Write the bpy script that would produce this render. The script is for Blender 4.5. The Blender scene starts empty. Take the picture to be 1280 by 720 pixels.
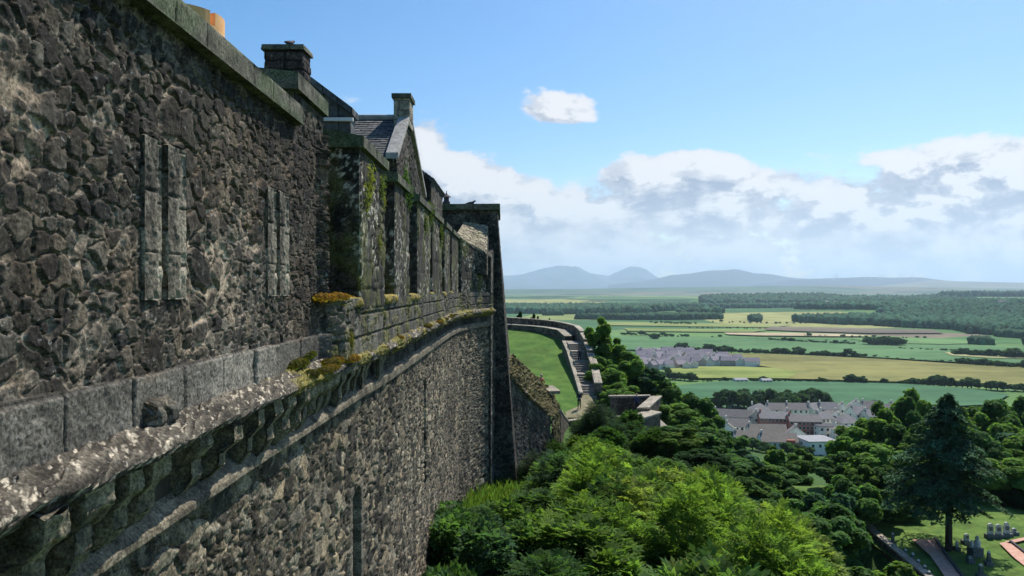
import bpy, math, random
import numpy as np
from mathutils import Vector
R = math.radians
S = bpy.context.scene
COL = S.collection
F = 967.0                       # focal length in photo pixels (1280 wide)
PLAIN = -75.0

# ------------------------------------------------------------------ camera
cd = bpy.data.cameras.new('camera'); cam = bpy.data.objects.new('camera', cd); COL.objects.link(cam)
cam.location = (0, 0, 0); cam.rotation_euler = (R(90), 0, 0)
cd.sensor_width = 36; cd.lens = 36*F/1280; cd.clip_start = 0.1; cd.clip_end = 100000
S.camera = cam

# ------------------------------------------------------------------ exposure
S.view_settings.view_transform = 'Standard'; S.view_settings.look = 'None'
S.view_settings.gamma = 1; S.view_settings.use_curve_mapping = False
S.view_settings.exposure = 1.0
S.cycles.use_denoising = True
S.cycles.max_bounces = 6; S.cycles.diffuse_bounces = 3; S.cycles.transparent_max_bounces = 8
S.cycles.volume_bounces = 2

# ------------------------------------------------------------------ sun
SUN_AZ, SUN_EL = R(33), R(54)       # azimuth from +Y towards +X, of the direction TO the sun
sdir = Vector((math.sin(SUN_AZ)*math.cos(SUN_EL), math.cos(SUN_AZ)*math.cos(SUN_EL), math.sin(SUN_EL)))
sd = bpy.data.lights.new('sun', 'SUN'); sun = bpy.data.objects.new('sun', sd); COL.objects.link(sun)
sd.energy = 3.0; sd.angle = R(0.5); sd.color = (1.0, 0.95, 0.87)
sun.rotation_euler = sdir.to_track_quat('Z', 'Y').to_euler()

# ------------------------------------------------------------------ world
class NT:
    """tiny node helper"""
    def __init__(s, tree): s.t = tree; s.n = tree.nodes; s.l = tree.links
    def new(s, kind, **kw):
        n = s.n.new(kind)
        for k, v in kw.items(): setattr(n, k, v)
        return n
    def put(s, sock, v):
        if isinstance(v, bpy.types.NodeSocket): s.l.new(v, sock)
        elif v is not None: sock.default_value = v
    def m(s, op, a, b=None, c=None, clamp=False):
        n = s.new('ShaderNodeMath', operation=op, use_clamp=clamp)
        s.put(n.inputs[0], a)
        if b is not None: s.put(n.inputs[1], b)
        if c is not None: s.put(n.inputs[2], c)
        return n.outputs[0]
    def noise(s, vec, scale, detail=4, rough=.5, lac=2.0, dist=0.0):
        n = s.new('ShaderNodeTexNoise'); s.put(n.inputs['Vector'], vec)
        n.inputs['Scale'].default_value = scale; n.inputs['Detail'].default_value = detail
        n.inputs['Roughness'].default_value = rough; n.inputs['Lacunarity'].default_value = lac
        n.inputs['Distortion'].default_value = dist
        return n.outputs[0]
    def ss(s, x, a, b, lo=0.0, hi=1.0):
        n = s.new('ShaderNodeMapRange', interpolation_type='SMOOTHSTEP')
        s.put(n.inputs[0], x); n.inputs[1].default_value = a; n.inputs[2].default_value = b
        n.inputs[3].default_value = lo; n.inputs[4].default_value = hi
        return n.outputs[0]
    def mix(s, f, a, b, blend='MIX'):
        n = s.new('ShaderNodeMix', data_type='RGBA', blend_type=blend)
        s.put(n.inputs[0], f); s.put(n.inputs[6], a); s.put(n.inputs[7], b)
        return n.outputs[2]
    def comb(s, x, y, z=0.0):
        n = s.new('ShaderNodeCombineXYZ'); s.put(n.inputs[0], x); s.put(n.inputs[1], y); s.put(n.inputs[2], z)
        return n.outputs[0]
    def sep(s, v):
        n = s.new('ShaderNodeSeparateXYZ'); s.l.new(v, n.inputs[0]); return n.outputs

def c4(r, g, b): return (r, g, b, 1.0)

W = bpy.data.worlds.new('World'); S.world = W; W.use_nodes = True
W.node_tree.nodes.clear()
w = NT(W.node_tree)
sky = w.new('ShaderNodeTexSky', sky_type='NISHITA'); sky.sun_disc = False
sky.sun_elevation = SUN_EL; sky.sun_rotation = SUN_AZ; sky.altitude = 100; sky.air_density = 1.0; sky.dust_density = 0.6; sky.ozone_density = 2.0
tc = w.new('ShaderNodeTexCoord')
dx, dy, dz = w.sep(tc.outputs['Generated'])
az = w.m('ARCTAN2', dx, dy)
el = w.m('ARCSINE', dz)
def cloud_field(daz, dele):
    a = w.m('ADD', az, daz); e = w.m('ADD', el, dele)
    p = w.comb(a, w.m('MULTIPLY', e, 1.7), 3.1)
    big = w.noise(p, 5.5, 3, .5)
    det = w.noise(p, 15.0, 10, .58, 2.1, 0.25)
    f = w.m('ADD', w.m('MULTIPLY', big, 0.30), w.m('MULTIPLY', det, 1.15))
    return f, a, e
def bias(a, e):
    # placed cloud masses: centre azimuth, elevation, half sizes (radians), weight
    tot = None
    # the long bank low over the hills
    bank = w.ss(e, 0.105, 0.190, 0.17, -0.50)
    rightup = w.m('MULTIPLY', w.ss(a, 0.38, 0.56), w.ss(e, 0.12, 0.20, 0.13, 0.0))
    tot = w.m('ADD', bank, rightup)
    for (px, py, hx, hy, wt) in [(675, 128, .050, .028, .55), (722, 142, .055, .024, .55), (610, 205, .085, .045, .55), (530, 165, .050, .045, .60), (700, 195, .055, .030, -.40), (960, 205, .05, .02, -.25), (760, 262, .12, .02, .14), (1080, 285, .2, .02, .12), (860, 212, .13, .028, .30),
                                 (840, 212, .11, .030, .42), (430, 125, .04, .022, .32), (318, 68, .05, .03, .40),
                                 (480, 85, .10, .022, .18), (1220, 205, .12, .026, .34),
                                 (-900, 150, .8, .10, .4), (2400, 120, .5, .13, .5), (1150, 60, .2, .04, .05)]:
        ca = math.atan((px-640)/F); ce = math.atan((360-py)/F)
        if px < -500: ca = -1.6
        if px > 2000: ca = 1.5
        q = w.m('ADD', w.m('POWER', w.m('DIVIDE', w.m('ABSOLUTE', w.m('SUBTRACT', a, ca)), hx), 2.0),
                w.m('POWER', w.m('DIVIDE', w.m('ABSOLUTE', w.m('SUBTRACT', e, ce)), hy), 2.0))
        g = w.m('MULTIPLY', w.m('EXPONENT', w.m('MULTIPLY', q, -1.0)), wt)
        tot = w.m('ADD', tot, g)
    return tot
f0, a0, e0 = cloud_field(0.0, 0.0)
f1, a1, e1 = cloud_field(0.016, 0.024)
b0 = bias(a0, e0)
d1_ = w.m('ADD', f1, bias(a1, e1))
d0 = w.m('ADD', f0, b0)
dens = w.ss(d0, 0.68, 0.87)
thick = w.ss(d0, 0.76, 1.1)
lit = w.m('ADD', w.m('MULTIPLY', w.ss(w.m('SUBTRACT', f0, f1), -0.16, 0.12), 0.85), w.m('MULTIPLY', w.ss(w.m('SUBTRACT', d0, d1_), 0.02, 0.16), 0.45), clamp=True)
low = w.ss(el, 0.0, 0.16)
cloud_dark = w.mix(low, c4(.62, .74, .93), c4(.40, .46, .60))
cloud_lite = w.mix(low, c4(.92, 1.0, 1.10), c4(1.05, 1.04, 1.05))
ccol = w.mix(lit, cloud_dark, cloud_lite)
edge = w.ss(thick, 0.0, 0.75, 0.35, 0.0)
ccol = w.mix(edge, ccol, c4(.92, .93, .97))
mx = w.new('ShaderNodeBackground'); mx.inputs[1].default_value = 0.070
hs = w.new('ShaderNodeHueSaturation'); w.put(hs.inputs['Color'], sky.outputs[0])
hs.inputs['Saturation'].default_value = 1.38; hs.inputs['Value'].default_value = 1.0
w.put(mx.inputs[0], w.mix(1.0, hs.outputs[0], c4(1.10, 1.04, 1.0), 'MULTIPLY'))
cb = w.new('ShaderNodeBackground'); w.put(cb.inputs[0], ccol); cb.inputs[1].default_value = 0.435
ms = w.new('ShaderNodeMixShader')
w.put(ms.inputs[0], w.m('MULTIPLY', dens, 0.96)); w.l.new(mx.outputs[0], ms.inputs[1]); w.l.new(cb.outputs[0], ms.inputs[2])
wo = w.new('ShaderNodeOutputWorld'); w.l.new(ms.outputs[0], wo.inputs[0])

# ------------------------------------------------------------------ numpy noise
def _h(i, j, k=0):
    with np.errstate(over='ignore'):
        x = (i.astype(np.int64)*374761393 + j.astype(np.int64)*668265263 + np.int64(k)*1274126177) & 0xffffffff
        x = ((x ^ (x >> 13))*1274126177) & 0xffffffff
        x = ((x ^ (x >> 16))*2246822519) & 0xffffffff
        x = x ^ (x >> 15)
    return (x & 0xffffff)/float(0xffffff)
def vnoise(x, y, seed=0):
    i = np.floor(x); j = np.floor(y); fx = x-i; fy = y-j
    i = i.astype(np.int64); j = j.astype(np.int64)
    fx = fx*fx*(3-2*fx); fy = fy*fy*(3-2*fy)
    a = _h(i, j, seed); b = _h(i+1, j, seed); c = _h(i, j+1, seed); d = _h(i+1, j+1, seed)
    return (a*(1-fx)+b*fx)*(1-fy) + (c*(1-fx)+d*fx)*fy
def fbm(x, y, oct=4, seed=0, gain=.5):
    s = 0; amp = 1; tot = 0
    for o in range(oct):
        s = s + amp*vnoise(x*2**o+17.3*o, y*2**o-9.1*o, seed+o*7); tot += amp; amp *= gain
    return s/tot
def sst(a, b, x):
    t = np.clip((x-a)/(b-a), 0, 1); return t*t*(3-2*t)

# ------------------------------------------------------------------ mesh helpers
def mesh_np(name, V, Fq, mats, col=None, smooth=False, midx=None):
    """V (n,3), Fq (m,3|4) -> mesh datablock; col (n,3) colour attribute 'Col'"""
    me = bpy.data.meshes.new(name)
    V = np.asarray(V, np.float32); Fq = np.asarray(Fq, np.int32)
    me.vertices.add(len(V)); me.vertices.foreach_set('co', V.ravel())
    k = Fq.shape[1]
    me.loops.add(Fq.size); me.loops.foreach_set('vertex_index', Fq.ravel())
    me.polygons.add(len(Fq)); me.polygons.foreach_set('loop_start', np.arange(0, Fq.size, k, dtype=np.int32))
    if smooth: me.polygons.foreach_set('use_smooth', np.ones(len(Fq), bool))
    for m in (mats if isinstance(mats, (list, tuple)) else [mats]): me.materials.append(m)
    if midx is not None: me.polygons.foreach_set('material_index', np.asarray(midx, np.int32))
    if col is not None:
        at = me.color_attributes.new('Col', 'FLOAT_COLOR', 'POINT')
        c = np.ones((len(V), 4), np.float32); c[:, :3] = col; at.data.foreach_set('color', c.ravel())
    me.update(calc_edges=True)
    me.validate()
    return me
def link(name, data, parent=None, color=None):
    o = bpy.data.objects.new(name, data); COL.objects.link(o)
    if parent is not None: o.parent = parent
    if color is not None: o.color = (*color, 1)
    return o
def tag(o, label=None, cat=None, group=None, kind=None):
    if label: o['label'] = label
    if cat: o['category'] = cat
    if group: o['group'] = group
    if kind: o['kind'] = kind
    return o
def empty(name, loc=(0, 0, 0), rz=0, label=None, cat=None, group=None):
    o = link(name, None); o.location = loc; o.rotation_euler = (0, 0, rz)
    o.empty_display_size = .3
    return tag(o, label, cat, group)
def dup(root, loc=None, rz=None, scale=None, label=None, group=None, color=None):
    r = root.copy(); COL.objects.link(r)
    if loc is not None: r.location = loc
    if rz is not None: r.rotation_euler = (0, 0, rz)
    if scale is not None: r.scale = scale
    if label: r['label'] = label
    if group: r['group'] = group
    for ch in list(root.children):
        c = ch.copy(); COL.objects.link(c); c.parent = r
        if color is not None: c.color = (*color, 1)
        for g in list(ch.children):
            d = g.copy(); COL.objects.link(d); d.parent = c
    return r
class MB:
    """collects boxes, prisms and tubes; build() links them as one mesh"""
    def __init__(s): s.v = []; s.f = []; s.mi = []
    def add(s, vs, fs, mi=0):
        b = len(s.v); s.v += [tuple(v) for v in vs]; s.f += [tuple(b+i for i in f) for f in fs]; s.mi += [mi]*len(fs)
    def box(s, c, d, rz=0, mi=0, taper=1.0):
        x, y, z = d[0]/2, d[1]/2, d[2]/2; ca, sa = math.cos(rz), math.sin(rz); vs = []
        for k, t in ((-1, 1.0), (1, taper)):
            for (i, j) in ((-1, -1), (1, -1), (1, 1), (-1, 1)):
                px, py = i*x*t, j*y*t
                vs.append((c[0]+px*ca-py*sa, c[1]+px*sa+py*ca, c[2]+k*z))
        s.add(vs, [(0, 3, 2, 1), (4, 5, 6, 7), (0, 1, 5, 4), (1, 2, 6, 5), (2, 3, 7, 6), (3, 0, 4, 7)], mi)
    def hexa(s, p, mi=0):    # 8 points: bottom ring 0-3, top ring 4-7
        s.add(p, [(0, 3, 2, 1), (4, 5, 6, 7), (0, 1, 5, 4), (1, 2, 6, 5), (2, 3, 7, 6), (3, 0, 4, 7)], mi)
    def tube(s, pts, rad, n=8, mi=0):
        pts = [Vector(p) for p in pts]; rings = []
        for i, p in enumerate(pts):
            d = (pts[min(i+1, len(pts)-1)]-pts[max(i-1, 0)]).normalized()
            a = d.orthogonal().normalized() if abs(d.z) < .99 else Vector((1, 0, 0)); b = d.cross(a).normalized(); a = b.cross(d)
            r = rad[i] if isinstance(rad, (list, tuple)) else rad
            rings.append([p + a*math.cos(2*math.pi*k/n)*r + b*math.sin(2*math.pi*k/n)*r for k in range(n)])
        vs = [v for r_ in rings for v in r_]; fs = []
        for i in range(len(pts)-1):
            for k in range(n):
                fs.append((i*n+k, i*n+(k+1) % n, (i+1)*n+(k+1) % n, (i+1)*n+k))
        fs.append(tuple(range(n-1, -1, -1))); fs.append(tuple((len(pts)-1)*n+k for k in range(n)))
        s.add(vs, fs, mi)
    def lathe(s, c, prof, n=16, mi=0):
        vs = []; fs = []
        for (r, z) in prof:
            for k in range(n):
                vs.append((c[0]+r*math.cos(2*math.pi*k/n), c[1]+r*math.sin(2*math.pi*k/n), c[2]+z))
        for i in range(len(prof)-1):
            for k in range(n):
                fs.append((i*n+k, i*n+(k+1) % n, (i+1)*n+(k+1) % n, (i+1)*n+k))
        fs.append(tuple(range(n-1, -1, -1))); fs.append(tuple((len(prof)-1)*n+k for k in range(n)))
        s.add(vs, fs, mi)
    def build(s, name, mats, parent=None, smooth=False, bevel=0):
        me = bpy.data.meshes.new(name); me.from_pydata(s.v, [], s.f)
        for m in (mats if isinstance(mats, (list, tuple)) else [mats]): me.materials.append(m)
        me.polygons.foreach_set('material_index', s.mi)
        if smooth: me.polygons.foreach_set('use_smooth', [True]*len(s.f))
        me.update()
        o = link(name, me, parent)
        if bevel:
            b = o.modifiers.new('b', 'BEVEL'); b.width = bevel; b.segments = 2
        return o

# ------------------------------------------------------------------ materials
def new_mat(name):
    m = bpy.data.materials.new(name); m.use_nodes = True; m.node_tree.nodes.clear(); return m, NT(m.node_tree)
def finish(n, base, rough=.9, bump=None, bstr=.4, bdist=.01, spec=.3, normal=None):
    p = n.new('ShaderNodeBsdfPrincipled'); n.put(p.inputs['Base Color'], base); n.put(p.inputs['Roughness'], rough)
    p.inputs['Specular IOR Level'].default_value = spec
    if bump is not None:
        b = n.new('ShaderNodeBump'); b.inputs['Strength'].default_value = bstr; b.inputs['Distance'].default_value = bdist
        n.put(b.inputs['Height'], bump); n.l.new(b.outputs[0], p.inputs['Normal'])
    o = n.new('ShaderNodeOutputMaterial'); n.l.new(p.outputs[0], o.inputs[0])
    return p
def grey(n, v):
    return n.comb(v, v, v)
def masonry_mat(name, fine=38.0, lichen=.25, speck=(.50, .50, .47), gain=1.0, bdist=.012):
    m, n = new_mat(name)
    t = n.new('ShaderNodeTexCoord').outputs['Object']
    a = n.new('ShaderNodeAttribute', attribute_name='Col').outputs['Color']
    n1 = n.noise(t, fine, 6, .65); n2 = n.noise(t, fine*.18, 5, .6); n3 = n.noise(t, fine*1.9, 3, .6); n4 = n.noise(t, fine*.5, 8, .72, 2.2, .4)
    v = n.m('MULTIPLY', n.ss(n1, .30, .70, .38, 1.70), n.ss(n2, .3, .7, .72, 1.30))
    c = n.mix(1.0, n.mix(1.0, a, c4(1.12, 1.04, .90), 'MULTIPLY'), grey(n, n.m('MULTIPLY', v, gain*1.12)), 'MULTIPLY')
    lm = n.m('MULTIPLY', n.m('MULTIPLY', n.ss(n4, .585, .64), n.ss(n2, .42, .60)), lichen*2.2, clamp=True)
    c = n.mix(lm, c, c4(*speck))
    dm = n.m('MULTIPLY', n.ss(n4, .43, .37), .6)
    c = n.mix(dm, c, c4(.018, .018, .018))
    bh = n.m('ADD', n.m('MULTIPLY', n1, .7), n.m('ADD', n.m('MULTIPLY', n3, .3), n.m('MULTIPLY', n4, .8)))
    finish(n, c, .92, bh, .9, bdist, .2)
    return m
def noise_mat(name, c0, c1, scale=8, detail=5, rough=.85, bump=.3, bdist=.01, spots=None, spec=.3, coord='Object', stretch=None):
    m, n = new_mat(name)
    t = n.new('ShaderNodeTexCoord').outputs[coord]
    if stretch:
        mp = n.new('ShaderNodeMapping'); n.l.new(t, mp.inputs[0]); mp.inputs['Scale'].default_value = stretch; t = mp.outputs[0]
    a = n.noise(t, scale, detail, .62); b = n.noise(t, scale*.13, 3, .5)
    f = n.ss(n.m('ADD', n.m('MULTIPLY', a, .65), n.m('MULTIPLY', b, .35)), .36, .64)
    c = n.mix(f, c4(*c0), c4(*c1))
    if spots: c = n.mix(n.ss(n.noise(t, scale*2.3, 4, .6), .58, .66), c, c4(*spots))
    finish(n, c, rough, a, bump, bdist, spec)
    return m

M = {}
M['masonry'] = masonry_mat('masonry')
M['masonry_far'] = masonry_mat('masonry_far', 14.0, .2, bdist=.03)
M['dressed'] = masonry_mat('dressed_stone', 46.0, .30, (.42, .43, .38), 1.0, .006)
M['moss'] = noise_mat('moss', (.035, .045, .008), (.30, .21, .03), 22, 6, .95, .9, .02, (.12, .14, .02))
M['slate'] = None
def slate_mat():
    m, n = new_mat('slate')
    t = n.new('ShaderNodeTexCoord').outputs['Object']
    br = n.new('ShaderNodeTexBrick'); n.l.new(t, br.inputs['Vector'])
    br.inputs['Color1'].default_value = c4(.06, .065, .07); br.inputs['Color2'].default_value = c4(.13, .13, .125); br.inputs['Mortar'].default_value = c4(.02, .02, .02)
    br.inputs['Scale'].default_value = 1.0; br.inputs['Brick Width'].default_value = .26; br.inputs['Row Height'].default_value = .17; br.inputs['Mortar Size'].default_value = .012; br.inputs['Bias'].default_value = -.2
    a = n.noise(t, 9, 5, .6)
    c = n.mix(1.0, br.outputs['Color'], grey(n, n.ss(a, .3, .7, .6, 1.5)), 'MULTIPLY')
    c = n.mix(n.m('MULTIPLY', n.ss(n.noise(t, 2.2, 4, .6), .55, .68), .5), c, c4(.16, .16, .10))
    finish(n, c, .75, n.m('ADD', n.m('MULTIPLY', br.outputs['Fac'], -1.0), n.m('MULTIPLY', a, .4)), .7, .012, .3)
    return m
M['slate'] = slate_mat()

def field_mat(name, c0, c1, rot):
    m, n = new_mat(name)
    t = n.new('ShaderNodeTexCoord').outputs['Object']
    mp = n.new('ShaderNodeMapping'); n.l.new(t, mp.inputs[0]); mp.inputs['Rotation'].default_value = (0, 0, rot); mp.inputs['Scale'].default_value = (.004, .05, 1)
    rows = n.noise(mp.outputs[0], 1.0, 5, .6); big = n.noise(t, .0045, 5, .6); fine = n.noise(t, .05, 5, .65)
    f = n.ss(n.m('ADD', n.m('MULTIPLY', rows, .35), n.m('ADD', n.m('MULTIPLY', big, .4), n.m('MULTIPLY', fine, .25))), .38, .62)
    c = n.mix(f, c4(*[q*.82 for q in c0]), c4(*[q*1.12 for q in c1]))
    c = n.mix(n.m('MULTIPLY', n.ss(n.noise(t, .012, 6, .7), .56, .68), .45), c, c4(c0[0]*.55, c0[1]*.75, c0[2]*.7))
    finish(n, c, .95, None, spec=.1)
    return m
def grass_mat(name, lo, hi, scale=.6):
    m, n = new_mat(name)
    t = n.new('ShaderNodeTexCoord').outputs['Object']
    a = n.noise(t, scale, 5, .6); b = n.noise(t, scale*14, 5, .7); cc = n.noise(t, scale*.2, 3, .5)
    f = n.ss(n.m('ADD', n.m('MULTIPLY', a, .45), n.m('ADD', n.m('MULTIPLY', b, .35), n.m('MULTIPLY', cc, .2))), .40, .60)
    c = n.mix(f, c4(*lo), c4(*hi))
    c = n.mix(n.m('MULTIPLY', n.ss(n.noise(t, scale*.45, 6, .7), .50, .64), .55), c, c4(lo[0]*.75+.02, lo[1]*.68, lo[2]*.9))
    c = n.mix(n.m('MULTIPLY', n.ss(n.noise(t, scale*5, 5, .7), .60, .72), .55), c, c4(hi[0]*1.5, hi[1]*1.05, hi[2]*1.1))
    finish(n, c, .95, b, .6, .05, .1)
    return m
M['lawn'] = grass_mat('lawn', (.050, .118, .022), (.110, .190, .038))
M['cem_grass'] = grass_mat('cemetery_grass', (.055, .115, .024), (.135, .210, .045), .8)
M['under'] = noise_mat('undergrowth', (.014, .034, .008), (.045, .085, .018), 1.2, 6, .95, .8, .1)
M['path'] = noise_mat('red_gravel', (.46, .25, .18), (.62, .38, .29), 3, 5, .95, .3, .01)
M['earth'] = noise_mat('worn_earth', (.15, .14, .07), (.26, .22, .13), 2, 5, .95, .3, .02)
M['asphalt'] = noise_mat('asphalt', (.04, .042, .048), (.07, .072, .075), 3, 5, .9, .2, .01)
M['cap'] = noise_mat('pale_coping', (.22, .21, .19), (.40, .38, .34), 5, 6, .9, .5, .01, (.12, .12, .11))
M['step'] = noise_mat('stair_stone', (.17, .15, .12), (.30, .27, .22), 4, 5, .9, .4, .01)
M['bark'] = noise_mat('bark', (.030, .024, .018), (.085, .070, .050), 6, 6, .95, .8, .03, stretch=(1, 1, .25))

def leaf_mat(name, trans=.50, rough=.75):
    m, n = new_mat(name)
    oi = n.new('ShaderNodeObjectInfo')
    a = n.new('ShaderNodeAttribute', attribute_name='Col').outputs['Color']
    c = n.mix(1.0, oi.outputs['Color'], a, 'MULTIPLY')
    p = n.new('ShaderNodeBsdfPrincipled'); n.put(p.inputs['Base Color'], c); p.inputs['Roughness'].default_value = rough
    p.inputs['Specular IOR Level'].default_value = .06
    tr = n.new('ShaderNodeBsdfTranslucent'); n.put(tr.inputs[0], n.mix(1.0, c, c4(1.25, 1.35, .6), 'MULTIPLY'))
    mxs = n.new('ShaderNodeMixShader'); mxs.inputs[0].default_value = trans
    n.l.new(p.outputs[0], mxs.inputs[1]); n.l.new(tr.outputs[0], mxs.inputs[2])
    o = n.new('ShaderNodeOutputMaterial'); n.l.new(mxs.outputs[0], o.inputs[0])
    return m
M['leaf'] = leaf_mat('leaf'); M['needle'] = leaf_mat('needle', .12, .7)
def flat_mat(name, col, rough=.8, var=.15, scale=2.0, spec=.3, metal=0.0):
    m, n = new_mat(name)
    t = n.new('ShaderNodeTexCoord').outputs['Object']
    a = n.noise(t, scale, 5, .6)
    c = n.mix(1.0, c4(*col), grey(n, n.ss(a, .3, .7, 1-var, 1+var)), 'MULTIPLY')
    p = finish(n, c, rough, a, .15, .01, spec); p.inputs['Metallic'].default_value = metal
    return m

# ------------------------------------------------------------------ terrain
def ground_z(x, y):
    x = np.asarray(x, float); y = np.asarray(y, float)
    r = np.hypot(x, y)
    top = -9.2 - 0.055*np.clip(y-20, 0, 50) - 0.10*np.clip(x+2, 0, 12)
    xc = 7.5 + 0.055*np.clip(y, 0, 80)
    v = sst(0, 13, x-xc)
    valley = -22.0
    h = top*(1-v) + valley*v
    # decline to the plain
    start = 78 + 40*(1-sst(10, 20, x))
    d = np.clip(np.where(y > 0, y, 0) - start, 0, None)
    d2 = np.clip(np.abs(x)-75, 0, None)
    h = h - 0.19*d - 0.12*np.clip(d-20, 0, None)*(1-sst(10, 25, x)) - .15*d2 - .3*np.clip(-y-30, 0, None)
    h = h + 1.0*(fbm(x*.09, y*.09, 3, 5)-.5)*sst(6, 12, r)
    h = h - 2.3*sst(23.0, 24.8, x)*(1-sst(28.8, 30.5, x))*sst(30, 40, y)*(1-sst(68, 74, y))
    k = 6.0
    hp = PLAIN + 1.2*(fbm(x*.004, y*.004, 3, 9)-.5)
    # soft maximum with the plain
    m_ = np.clip((h-hp)/k, -30, 30)
    h = hp + k*np.log1p(np.exp(m_))
    h = np.where(m_ > 25, h, h)
    # low wooded ridges and slowly rising moor far out
    def ridge(cx, cy, sx, sy, hh, rot=0.0):
        ca, sa = math.cos(rot), math.sin(rot); a_ = (x-cx)*ca+(y-cy)*sa; b_ = -(x-cx)*sa+(y-cy)*ca
        return hh*np.exp(-(a_/sx)**2-(b_/sy)**2)
    h = h + ridge(1350, 2150, 900, 330, 30, .10) + ridge(250, 3600, 1700, 420, 20, .0) + ridge(-200, 5200, 3000, 700, 22) + ridge(2600, 3600, 1500, 600, 30)
    h = h + ridge(3500, 9500, 3200, 1600, 75) + ridge(-1500, 9000, 2500, 1500, 30)
    far = sst(3500, 14000, r)
    h = h + far*(22 + 60*(fbm(x*.00022, y*.0004, 4, 21)-.42))
    return h
def gz(x, y): return float(ground_z(np.array([x]), np.array([y]))[0])
def on_plain(px, py, z=PLAIN+.6):
    Y = z*F/(360.0-py); return ((px-640)/F*Y, Y)

ang = np.concatenate([np.linspace(-180, -46, 60, endpoint=False), np.linspace(-46, 46, 640, endpoint=False), np.linspace(46, 180, 60, endpoint=False)])
rad = 1.2*(1.0335**np.arange(0, 318)); rad = rad[rad < 48000]
A_, R_ = np.meshgrid(np.radians(ang), rad)
X_ = R_*np.sin(A_); Y_ = R_*np.cos(A_); Z_ = ground_z(X_, Y_)
na, nr = len(ang), len(rad)
idx = np.arange(nr*na).reshape(nr, na); nx = np.roll(idx, -1, axis=1)
Q = np.stack([idx[:-1], nx[:-1], nx[1:], idx[1:]], -1).reshape(-1, 4)
Q = Q[:, ::-1]
def plain_mat():
    m, n = new_mat('countryside')
    g = n.new('ShaderNodeNewGeometry'); pos = g.outputs['Position']
    px_, py_, pz_ = n.sep(pos)
    rr = n.m('SQRT', n.m('ADD', n.m('POWER', px_, 2.0), n.m('POWER', py_, 2.0)))
    mp = n.new('ShaderNodeMapping'); n.l.new(pos, mp.inputs[0]); mp.inputs['Rotation'].default_value = (0, 0, .18); mp.inputs['Scale'].default_value = (1/420, 1/300, 0)
    vo = n.new('ShaderNodeTexVoronoi'); n.l.new(mp.outputs[0], vo.inputs['Vector']); vo.inputs['Scale'].default_value = 1.0; vo.inputs['Randomness'].default_value = .75
    mp2 = n.new('ShaderNodeMapping'); n.l.new(pos, mp2.inputs[0]); mp2.inputs['Rotation'].default_value = (0, 0, -.1); mp2.inputs['Scale'].default_value = (1/2600, 1/1500, 0)
    vo2 = n.new('ShaderNodeTexVoronoi'); n.l.new(mp2.outputs[0], vo2.inputs['Vector']); vo2.inputs['Scale'].default_value = 1.0
    def ramp(inp, stops):
        r_ = n.new('ShaderNodeValToRGB'); r_.color_ramp.interpolation = 'CONSTANT'; e_ = r_.color_ramp.elements
        e_[0].position = 0; e_[0].color = c4(*stops[0][1]); e_[1].position = stops[1][0]; e_[1].color = c4(*stops[1][1])
        for (p_, c_) in stops[2:]:
            q_ = e_.new(p_); q_.color = c4(*c_)
        n.put(r_.inputs[0], inp); return r_.outputs[0]
    v1 = n.sep(vo.outputs['Color'])[0]; v2 = n.sep(vo2.outputs['Color'])[1]
    fields = ramp(v1, [(0, (.065, .150, .045)), (.22, (.11, .20, .06)), (.42, (.20, .235, .07)), (.60, (.05, .12, .045)), (.74, (.27, .27, .10)), (.86, (.09, .17, .06)), (.95, (.18, .145, .10))])
    moor = ramp(v2, [(0, (.10, .14, .08)), (.3, (.04, .08, .05)), (.5, (.17, .17, .09)), (.7, (.07, .11, .06)), (.86, (.14, .12, .08))])
    nn = n.noise(pos, .0016, 6, .65)
    wood = n.ss(nn, .54, .57)
    c = n.mix(n.ss(rr, 4200, 7500), fields, moor)
    c = n.mix(n.m('MULTIPLY', wood, n.ss(rr, 1900, 3000, 0, .85)), c, c4(.020, .048, .024))
    nz = n.noise(pos, .02, 6, .6)
    c = n.mix(1.0, c, grey(n, n.ss(nz, .3, .7, .82, 1.18)), 'MULTIPLY')
    ne = n.noise(pos, 1.4, 6, .65)
    under = n.mix(n.ss(ne, .35, .65), c4(.024, .055, .014), c4(.07, .13, .03))
    c = n.mix(n.ss(rr, 420, 470), under, c)
    finish(n, c, .95, None, spec=.1)
    return m
M['plain'] = plain_mat()
gm = mesh_np('ground', np.stack([X_, Y_, Z_], -1).reshape(-1, 3), Q, M['plain'], smooth=True)
tag(link('ground', gm), kind='structure')

# hills: separate mountain masses with depth of their own
def hills(name, prof, dist, depth, mat, seed, rough=1.0, base=-60):
    pxs = np.linspace(prof[0][0], prof[-1][0], 420)
    ys = np.interp(pxs, [p[0] for p in prof], [p[1] for p in prof])
    k_ = np.ones(7)/7; ysm = np.convolve(np.pad(ys, 3, mode='edge'), k_, 'valid') + 1.3*(fbm(pxs*.07, pxs*0, 4, seed)-.5)*rough
    t = np.linspace(-1, 1, 60)
    PX, T = np.meshgrid(pxs, t)
    YS = np.tile(ysm, (60, 1))
    D = dist + T*depth
    top = (360-YS)/F*dist - base
    shape = np.cos(T*math.pi/2)**1.15
    X = (PX-640)/F*D; 
    nz = fbm(X/900, D/900, 6, seed, .55)-.5
    ridged = 1-np.abs(2*fbm(X/1600, D/1600, 5, seed+3)-1)
    Z = base + top*shape*(1 + 1.5*rough*(.28*nz + .30*(ridged-.75))*np.minimum(1, np.abs(T)*4)) + 5*nz
    Z -= 25*(1-sst(0, .08, 1-np.abs(T)))
    i = np.arange(PX.size).reshape(PX.shape)
    q = np.stack([i[:-1, :-1], i[:-1, 1:], i[1:, 1:], i[1:, :-1]], -1).reshape(-1, 4)
    me = mesh_np(name, np.stack([X, D, Z], -1).reshape(-1, 3), q, mat, smooth=True)
    return tag(link(name, me), kind='structure'), (pxs, ysm)
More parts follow.
